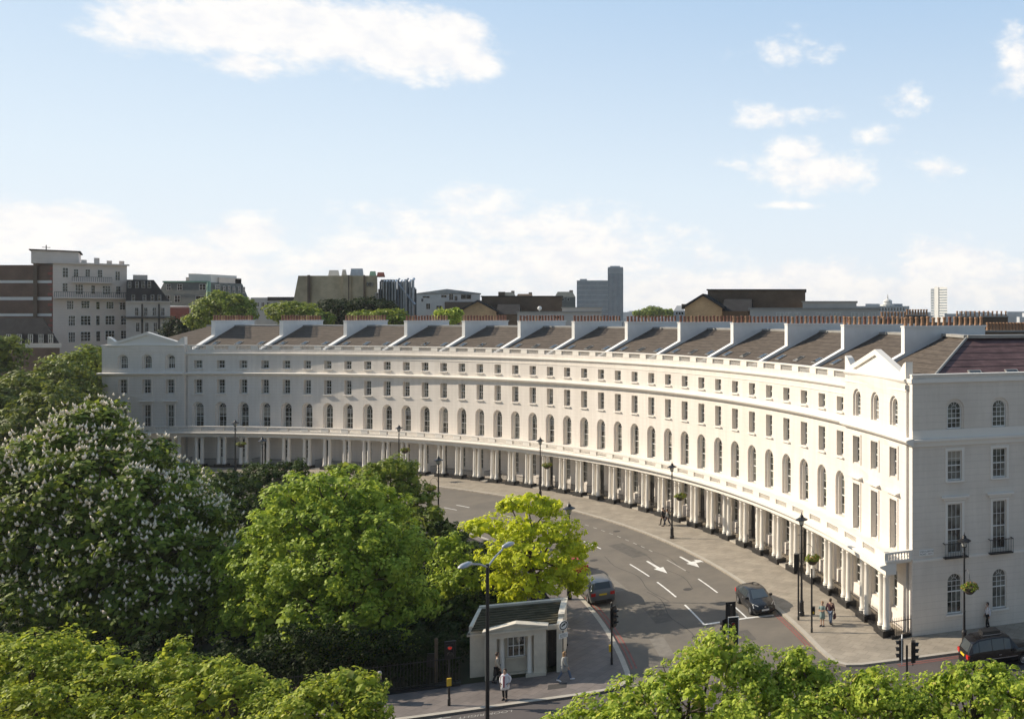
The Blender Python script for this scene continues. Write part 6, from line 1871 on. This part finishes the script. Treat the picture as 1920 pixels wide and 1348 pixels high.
def hatch_extras(front_plate=True, L2=2.2, W=.8, zb=.62, tail="tail_lens"):
    def f(o, bx, rings):
        for s in (-1, 1):
            mb = MB(); y0, y1 = (s * .48, s * .80); a, b = min(y0, y1), max(y0, y1)
            mb.add([(L2 - .06, s * .46, .60), (L2 - .28, s * .80, .62), (L2 - .52, s * .78, .84), (L2 - .16, s * .50, .73), (L2 - .03, s * .46, .59), (L2 - .24, s * .82, .61), (L2 - .5, s * .80, .86), (L2 - .12, s * .50, .755)], [(0, 1, 2, 3), (4, 5, 6, 7), (0, 1, 5, 4), (1, 2, 6, 5), (2, 3, 7, 6), (3, 0, 4, 7)])
            part(mb, "headlight", "head_lens", o)
            mb = MB(); mb.box(-L2 - .015, -L2 + .25, min(s * .52, s * .83), max(s * .52, s * .83), .72, .95); part(mb, "tail_light", tail, o)
            mb = MB(); mb.box(.62, .80, min(s * W * 1.02, s * (W + .22)), max(s * W * 1.02, s * (W + .22)), .93, 1.07); part(mb, "door_mirror", "black_paint", o)
            mb = MB(); mb.box(-.28, -.10, min(s * (W + .07), s * (W + .09)), max(s * (W + .07), s * (W + .09)), .80, .83); part(mb, "door_handle", "alloy", o)
        bx("front_plate", "plate_white", L2 - .01, L2 + .03, -.27, .27, .40, .52)
        bx("rear_plate", "plate_yellow", -L2 - .04, -L2 + .02, -.27, .27, .74, .86)
        bx("grille", "black_paint", L2 - .03, L2 + .012, -.45, .45, .26, .37)
        bx("badge", "alloy", L2 - .12, L2 + .0, -.06, .06, .62, .68)
        bx("rear_bumper", "black_paint", -L2 - .03, -L2 + .1, -.6, .6, .26, .40)
    return f
sedan = [(-2.2, .62, .70, .70, .78, .60, .90, .34), (-2.12, .74, .82, .80, .92, .66, 1.12, .24), (-1.55, .80, .86, .84, .95, .62, 1.34, .20), (-.75, .82, .87, .85, .94, .60, 1.46, .19), (-.05, .82, .87, .85, .93, .60, 1.48, .19), (.38, .82, .87, .85, .92, .62, 1.42, .19), (1.20, .81, .87, .84, .90, .76, 1.00, .19), (1.75, .79, .85, .80, .84, .68, .90, .20), (2.10, .70, .78, .72, .68, .56, .74, .22), (2.22, .56, .60, .56, .52, .46, .58, .28)]
car("hatchback_car", "dark hatchback car driving towards us, stopped at the white stop line", "car", (-11.1, 62.95, -.12), R_(-61), "car_dark", sedan, (-1.38, 1.36), [(1, "rear_window"), (1, "tri"), (2, "side"), (3, "side"), (4, "side"), (5, "windscreen"), (5, "tri")][:6] , .32, extras=hatch_extras())
suv = [(-2.28, .72, .80, .80, .95, .66, 1.02, .32), (-2.22, .80, .88, .87, 1.05, .72, 1.18, .24), (-1.85, .84, .92, .90, 1.06, .68, 1.58, .22), (-1.1, .86, .94, .92, 1.05, .68, 1.66, .22), (-.2, .86, .94, .92, 1.04, .67, 1.67, .22), (.35, .86, .94, .92, 1.02, .68, 1.60, .22), (1.15, .86, .94, .91, 1.0, .80, 1.10, .22), (1.8, .84, .92, .86, .94, .72, 1.0, .24), (2.2, .74, .84, .76, .78, .60, .84, .26), (2.3, .6, .66, .6, .6, .5, .66, .3)]
car("estate_car", "grey estate car seen from behind, driving away along the garden kerb", "car", (-23.55, 65.3, -.12), R_(121), "car_grey", suv, (-1.42, 1.4), [(1, "rear_window"), (2, "side"), (3, "side"), (4, "side"), (5, "windscreen")], .36, extras=hatch_extras(L2=2.28, W=.87))
t_ = T0 + DT * 29.75
car("red_car", "bright red car partly hidden behind the yellow tree, ahead of the grey estate", "car", (*cxy(29.75, -16.75), -.12), math.atan2(math.sin(t_), -math.cos(t_)), "car_red", sedan, (-1.38, 1.36), [(1, "rear_window"), (2, "side"), (3, "side"), (4, "side"), (5, "windscreen")], .32, extras=hatch_extras())
cab = [(-2.28, .66, .74, .74, .80, .60, .90, .36), (-2.2, .74, .84, .82, .95, .70, 1.06, .28), (-1.95, .80, .88, .86, 1.03, .66, 1.58, .24), (-1.55, .82, .89, .87, 1.04, .66, 1.78, .24), (-.7, .82, .89, .87, 1.04, .66, 1.84, .24), (.1, .82, .89, .87, 1.03, .66, 1.82, .24), (.55, .82, .89, .87, 1.02, .66, 1.72, .24), (1.05, .82, .88, .85, 1.01, .74, 1.12, .24), (1.7, .78, .86, .76, .96, .62, 1.04, .26), (2.1, .72, .80, .68, .84, .54, .94, .28), (2.3, .6, .66, .6, .62, .46, .7, .32)]
def cab_extras(o, bx, rings):
    hatch_extras(L2=2.28, W=.84)(o, bx, rings)
    mb = MB(); mb.frustum(-1.15, .15, -.34, .34, 1.82, 2.06, (.08, .12, .04, .04)); part(mb, "roof_box", "black_paint", o)
    bx("roof_rail", "alloy", -1.12, .1, -.40, -.37, 1.86, 1.90); bx("roof_rail", "alloy", -1.12, .1, .37, .40, 1.86, 1.90)
    bx("side_trim", "alloy", -1.8, 1.0, -.905, -.885, .60, .63); bx("side_trim", "alloy", -1.8, 1.0, .885, .905, .60, .63)
cabt = car("taxi_cab", "black London taxi cab with a box on its roof, at the right frame edge", "taxi", (5.55, 53.0, -.12), math.atan2(EV.y, EV.x), "taxi_black", cab, (-1.45, 1.38), [(1, "rear_window"), (2, "side"), (3, "side"), (4, "side"), (5, "side"), (6, "windscreen")], .34, extras=cab_extras)

# ------------------------------------------------------------------ people
def skin_mesh(name, J, E, m, sub=1):
    """grow a continuous surface over joints J {name: (x,y,z,r)} and edges E"""
    names = list(J); idx = {n: i for i, n in enumerate(names)}
    me = bpy.data.meshes.new(name)
    me.from_pydata([J[n][:3] for n in names], [(idx[a], idx[b]) for a, b in E], [])
    ob = bpy.data.objects.new(name, me); COL.objects.link(ob)
    ob.modifiers.new("skin", "SKIN")
    if not me.skin_vertices: me.skin_vertices.new()
    for i, n in enumerate(names):
        r = J[n][3]; rr = r if isinstance(r, tuple) else (r, r)
        me.skin_vertices[0].data[i].radius = rr
        me.skin_vertices[0].data[i].use_root = (i == 0)
    s = ob.modifiers.new("sub", "SUBSURF"); s.levels = sub; s.render_levels = sub
    dg = bpy.context.evaluated_depsgraph_get()
    out = bpy.data.meshes.new_from_object(ob.evaluated_get(dg))
    bpy.data.objects.remove(ob)
    out.name = name; out.materials.clear(); out.materials.append(M[m])
    out.polygons.foreach_set("use_smooth", [True] * len(out.polygons))
    return out
def loft(rings, n=14):
    mb = MB(); vs = []
    for (x, y, z, rx, ry) in rings:
        vs += [(x + rx * math.cos(2 * math.pi * k / n), y + ry * math.sin(2 * math.pi * k / n), z) for k in range(n)]
    mb.add(vs, [(j * n + k, j * n + (k + 1) % n, (j + 1) * n + (k + 1) % n, (j + 1) * n + k) for j in range(len(rings) - 1) for k in range(n)] + [tuple(range(n))[::-1], tuple(range((len(rings) - 1) * n, len(rings) * n))])
    return mb
def person(label, loc, ang, h=1.72, stride=.0, top="cloth_black", legs="cloth_navy", hair="hair_brown", shoes="cloth_black", dress=None, coat=None, arms="down", sleeves=True, longhair=False, bag=None, group=None, female=False):
    o = thing("person", label, "person", loc, ang, group)
    k = h / 1.72
    sw = .20 if not female else .175
    J = {}; E = []
    def j(n, x, y, z, r): J[n] = (x * k, y * k, z * k, tuple(q * k for q in r) if isinstance(r, tuple) else r * k)
    j("pelvis", 0, 0, .93, .135); j("belly", 0, 0, 1.08, .115); j("chest", .01, 0, 1.28, .135); j("neck", .015, 0, 1.45, .06); j("jaw", .03, 0, 1.53, .062); j("head", .035, 0, 1.61, .088); j("crown", .02, 0, 1.68, .065)
    E += [("pelvis", "belly"), ("belly", "chest"), ("chest", "neck"), ("neck", "jaw"), ("jaw", "head"), ("head", "crown")]
    for s, nm in ((1, "l"), (-1, "r")):
        st = stride * s
        j("hip" + nm, st * .1, .09 * s, .86, .088); j("knee" + nm, st * .55 + (.05 if st else .015), .095 * s, .48 + abs(st) * .02, .057)
        zz = .08 if st >= 0 else .08 + abs(st) * .22
        j("ankle" + nm, st, .095 * s, zz, .038); j("toe" + nm, st + .17, .105 * s, .035 if st >= 0 else .03, .034)
        E += [("pelvis", "hip" + nm), ("hip" + nm, "knee" + nm), ("knee" + nm, "ankle" + nm), ("ankle" + nm, "toe" + nm)]
        j("sho" + nm, 0, sw * s, 1.38, .062)
        if arms == "fold":
            e, w, p = (.08, .25 * s, 1.13), (.24, .06 * s, 1.12 + .03 * s), (.25, -.06 * s, 1.14 + .03 * s)
        elif arms == "phone" and s > 0:
            e, w, p = (.05, .24, 1.12), (.22, .12, 1.28), (.25, .08, 1.34)
        elif arms == "pocket":
            e, w, p = (-.08, .27 * s, 1.12), (.02, .22 * s, .92), (.06, .20 * s, .86)
        else:
            q = -stride * .55 * s
            e, w, p = (q * .5 - .03, (sw + .055) * s, 1.12), (q + .05, (sw + .05) * s, .88), (q + .07, (sw + .04) * s, .80)
        j("elb" + nm, *e, .045); j("wri" + nm, *w, .030); j("palm" + nm, *p, .034)
        E += [("chest", "sho" + nm), ("sho" + nm, "elb" + nm), ("elb" + nm, "wri" + nm), ("wri" + nm, "palm" + nm)]
        dirv = (Vector(p) - Vector(w)).normalized(); sd = dirv.cross(Vector((0, s, 0.05))).normalized() if abs(dirv.y) < .9 else Vector((0, 0, 1))
        for f, (off, ln) in enumerate(((-.033, .075), (-.011, .088), (.011, .083), (.033, .066))):
            b1 = Vector(p) + sd * off + dirv * .045; b2 = b1 + dirv * ln * .55; b3 = b2 + (dirv * .8 + Vector((0, -.35 * s, 0))) * ln * .5
            j(f"f{f}a{nm}", *b1, .010); j(f"f{f}b{nm}", *b2, .009); j(f"f{f}c{nm}", *b3, .008)
            E += [("palm" + nm, f"f{f}a{nm}"), (f"f{f}a{nm}", f"f{f}b{nm}"), (f"f{f}b{nm}", f"f{f}c{nm}")]
        t1 = Vector(p) + sd * .045 - dirv * .005; t2 = t1 + (sd * .6 + dirv * .8) * .05
        j("th1" + nm, *t1, .011); j("th2" + nm, *t2, .010); E += [("palm" + nm, "th1" + nm), ("th1" + nm, "th2" + nm)]
    body = put(skin_mesh("body", J, E, "skin"), "body", o)
    def grow(J0, names, edges, add, m, nm):
        JJ = {n: (*J0[n][:3], J0[n][3] + add.get(n, add["*"]) * k) for n in names}
        return put(skin_mesh(nm, JJ, edges, m), nm, o)
    if dress:
        q = stride * .3
        part(loft([(q * .3, 0, .52 * k, .19 * k, .20 * k), (0, 0, .75 * k, .175 * k, .195 * k), (0, 0, .93 * k, .16 * k, .18 * k), (0, 0, 1.1 * k, .125 * k, .145 * k), (.01, 0, 1.26 * k, .145 * k, .175 * k), (.0, 0, 1.38 * k, .11 * k, .18 * k), (.01, 0, 1.44 * k, .07 * k, .08 * k)]), "dress", dress, o, smooth=True)
        grow(J, ["chest", "shol", "elbl", "shor", "elbr"], [("chest", "shol"), ("shol", "elbl"), ("chest", "shor"), ("shor", "elbr")], {"*": .012, "chest": -.03}, dress, "sleeves")
    else:
        grow(J, ["pelvis", "hipl", "kneel", "anklel", "hipr", "kneer", "ankler"], [("pelvis", "hipl"), ("hipl", "kneel"), ("kneel", "anklel"), ("pelvis", "hipr"), ("hipr", "kneer"), ("kneer", "ankler")], {"*": .016, "pelvis": .008, "anklel": .024, "ankler": .024}, legs, "trousers")
        nl = ["belly", "pelvis", "chest", "neck", "shol", "elbl", "shor", "elbr"] + (["wril", "wrir"] if sleeves else [])
        el = [("belly", "pelvis"), ("belly", "chest"), ("chest", "neck"), ("chest", "shol"), ("shol", "elbl"), ("chest", "shor"), ("shor", "elbr")] + ([("elbl", "wril"), ("elbr", "wrir")] if sleeves else [])
        grow(J, nl, el, {"*": .018, "pelvis": .02, "neck": .004, "belly": .03, "chest": .022}, top, "shirt")
    if coat:
        q = stride * .35
        part(loft([(q * .2 - .02, 0, .60 * k, .20 * k, .235 * k), (-.01, 0, .80 * k, .19 * k, .225 * k), (-.01, 0, 1.0 * k, .17 * k, .205 * k), (-.01, 0, 1.2 * k, .165 * k, .205 * k), (-.01, 0, 1.34 * k, .14 * k, .21 * k), (.0, 0, 1.42 * k, .095 * k, .12 * k)]), "coat", coat, o, smooth=True)
        grow(J, ["chest", "shol", "elbl", "wril", "shor", "elbr", "wrir"], [("chest", "shol"), ("shol", "elbl"), ("elbl", "wril"), ("chest", "shor"), ("shor", "elbr"), ("elbr", "wrir")], {"*": .026, "chest": .0}, coat, "coat_sleeves")
        mb = MB(); mb.box(.135 * k, .205 * k, -.032 * k, .032 * k, .75 * k, 1.36 * k); part(mb, "coat_opening", top, o)
    # hair, eyes, nose, shoes
    hm = MB(); vs = []; N = 12
    R2 = [(1.742, .02), (1.735, .055), (1.71, .088), (1.67, .104), (1.62, .108), (1.57, .10)] + ([(1.48, .10), (1.38, .085)] if longhair else [(1.53, .07)])
    for z, r in R2:
        for q in range(N):
            a = 2 * math.pi * q / N; x = r * math.cos(a)
            if z < 1.68 and x > .03: x = .03 - (.02 if z < 1.6 else 0)
            vs.append(((x * 1.05 + .012) * k, r * math.sin(a) * .92 * k, z * k))
    hm.add(vs, [(i * N + q, i * N + (q + 1) % N, (i + 1) * N + (q + 1) % N, (i + 1) * N + q) for i in range(len(R2) - 1) for q in range(N)] + [tuple(range(N))])
    part(hm, "hair", hair, o, smooth=True)
    fm = MB()
    for s in (-1, 1): fm.box(.112 * k, .122 * k, (s * .032 - .011) * k, (s * .032 + .011) * k, 1.606 * k, 1.618 * k)
    part(fm, "eyes", "hair_brown", o)
    fm = MB(); fm.add([(.115 * k, 0, 1.615 * k), (.122 * k, -.014 * k, 1.575 * k), (.122 * k, .014 * k, 1.575 * k), (.142 * k, 0, 1.578 * k)], [(0, 1, 3), (0, 3, 2), (1, 2, 3)]); fm.box(.108 * k, .118 * k, -.02 * k, .02 * k, 1.54 * k, 1.548 * k); part(fm, "face", "skin", o)
    for nm in ("l", "r"):
        a = Vector(J["ankle" + nm][:3]); t = Vector(J["toe" + nm][:3])
        sm_ = MB(); sm_.tube([a + Vector((-.05 * k, 0, -.03 * k)), a + Vector((.02, 0, -.03 * k)), t + Vector((.0, 0, .0)), t + Vector((.05 * k, 0, -.005))], [.045 * k, .052 * k, .045 * k, .02 * k], 8)
        part(sm_, "shoe", shoes, o, smooth=True)
    if bag:
        m, sx = bag
        p = J["palm" + ("l" if sx > 0 else "r")]
        b = thing("shopping_bag" if m != "cloth_black" else "handbag", label=("white paper carrier" if m == "cloth_white" else "dark shoulder bag" if m == "cloth_black" else "small purple bag") + " held by the " + ("grey-haired walker in dark clothes" if m == "cloth_white" else "person in beige beside the lodge" if m == "cloth_black" else "person in the plum top and jeans"), cat="bag",
                  loc=tuple(Matrix.Translation(Vector(loc)) @ Matrix.Rotation(ang, 4, "Z") @ Vector((p[0], p[1], p[2] - .10))), rotz=ang)
        mb = MB(); mb.frustum(-.15, .15, -.06, .06, -.36, -.03, (.02, .02, .01, .01)); part(mb, "bag", m, b)
        mb = MB(); mb.tube([(-.09, 0, -.03), (-.05, 0, .07), (.05, 0, .07), (.09, 0, -.03)], .008, 5); part(mb, "handle", m, b)
    return o
g2 = lambda x, y: (*gpt(x, y)[:2], 0)
person("woman in a pale grey-green dress with arms folded, standing on the crescent pavement", g2(1542, 1173), R_(-110), 1.68, 0, dress="cloth_teal", hair="hair_fair", arms="fold", female=True, shoes="cloth_navy")
person("person in plum top and jeans walking beside the woman in the dress", g2(1557, 1170), R_(75), 1.76, .16, top="cloth_plum", legs="cloth_denim", bag=("cloth_plum", -1))
person("dark-dressed walker, left one of the pair beside the lantern lamp post", g2(1243, 984), R_(165), 1.76, .2, top="cloth_black", legs="cloth_black")
person("walker in a grey jacket with a long stride, right one of the pair", g2(1251, 986), R_(185), 1.72, .32, top="cloth_grey", legs="cloth_navy")
person("man in white shirt and black trousers walking along the shaded end wall", g2(1852, 1177), R_(200), 1.74, .14, top="cloth_white", legs="cloth_black")
person("woman in a long pale coat over dark red, facing us before the lodge", g2(947, 1311), R_(-85), 1.70, .06, top="cloth_red", legs="cloth_black", coat="cloth_white", arms="pocket", female=True)
person("person in beige top with dark trousers walking past the lodge window", g2(932, 1279), R_(25), 1.74, .22, top="cloth_cream", legs="cloth_black", bag=("cloth_black", 1))
person("fair-haired woman in a grey cardigan striding past the lodge door", g2(1058, 1276), R_(15), 1.70, .36, top="cloth_cream", legs="cloth_denim", coat="cloth_grey", hair="hair_fair", longhair=True, female=True, shoes="cloth_white")
person("grey-haired walker in dark clothes at the edge of the bottom leaves", g2(712, 1318), R_(200), 1.74, .18, top="cloth_black", legs="cloth_navy", hair="hair_grey", bag=("cloth_white", -1))
# iron cover plate in the lodge pavement
pc = gpt(1045, 1286); mb = MB(); mb.sheet([(pc[0] + a * EV.x - b * EV.y, pc[1] + a * EV.y + b * EV.x) for a, b in ((-.5, -.35), (.5, -.35), (.5, .35), (-.5, .35))], .006); structure(mb, "pavement_cover", "tar")
# thin summer haze
hz = MB(); hz.box(-1500, 900, -60, 2700, -1.3, 95)
hm = bpy.data.materials.new("haze"); hm.use_nodes = True; hm.node_tree.nodes.clear()
hv = hm.node_tree.nodes.new("ShaderNodeVolumePrincipled"); hv.inputs["Color"].default_value = (.93, .95, .98, 1); hv.inputs["Density"].default_value = .00012; hv.inputs["Anisotropy"].default_value = .2
ho2 = hm.node_tree.nodes.new("ShaderNodeOutputMaterial"); hm.node_tree.links.new(hv.outputs[0], ho2.inputs["Volume"])
tag(put(hz.mesh("haze", hm), "haze"), kind="stuff")
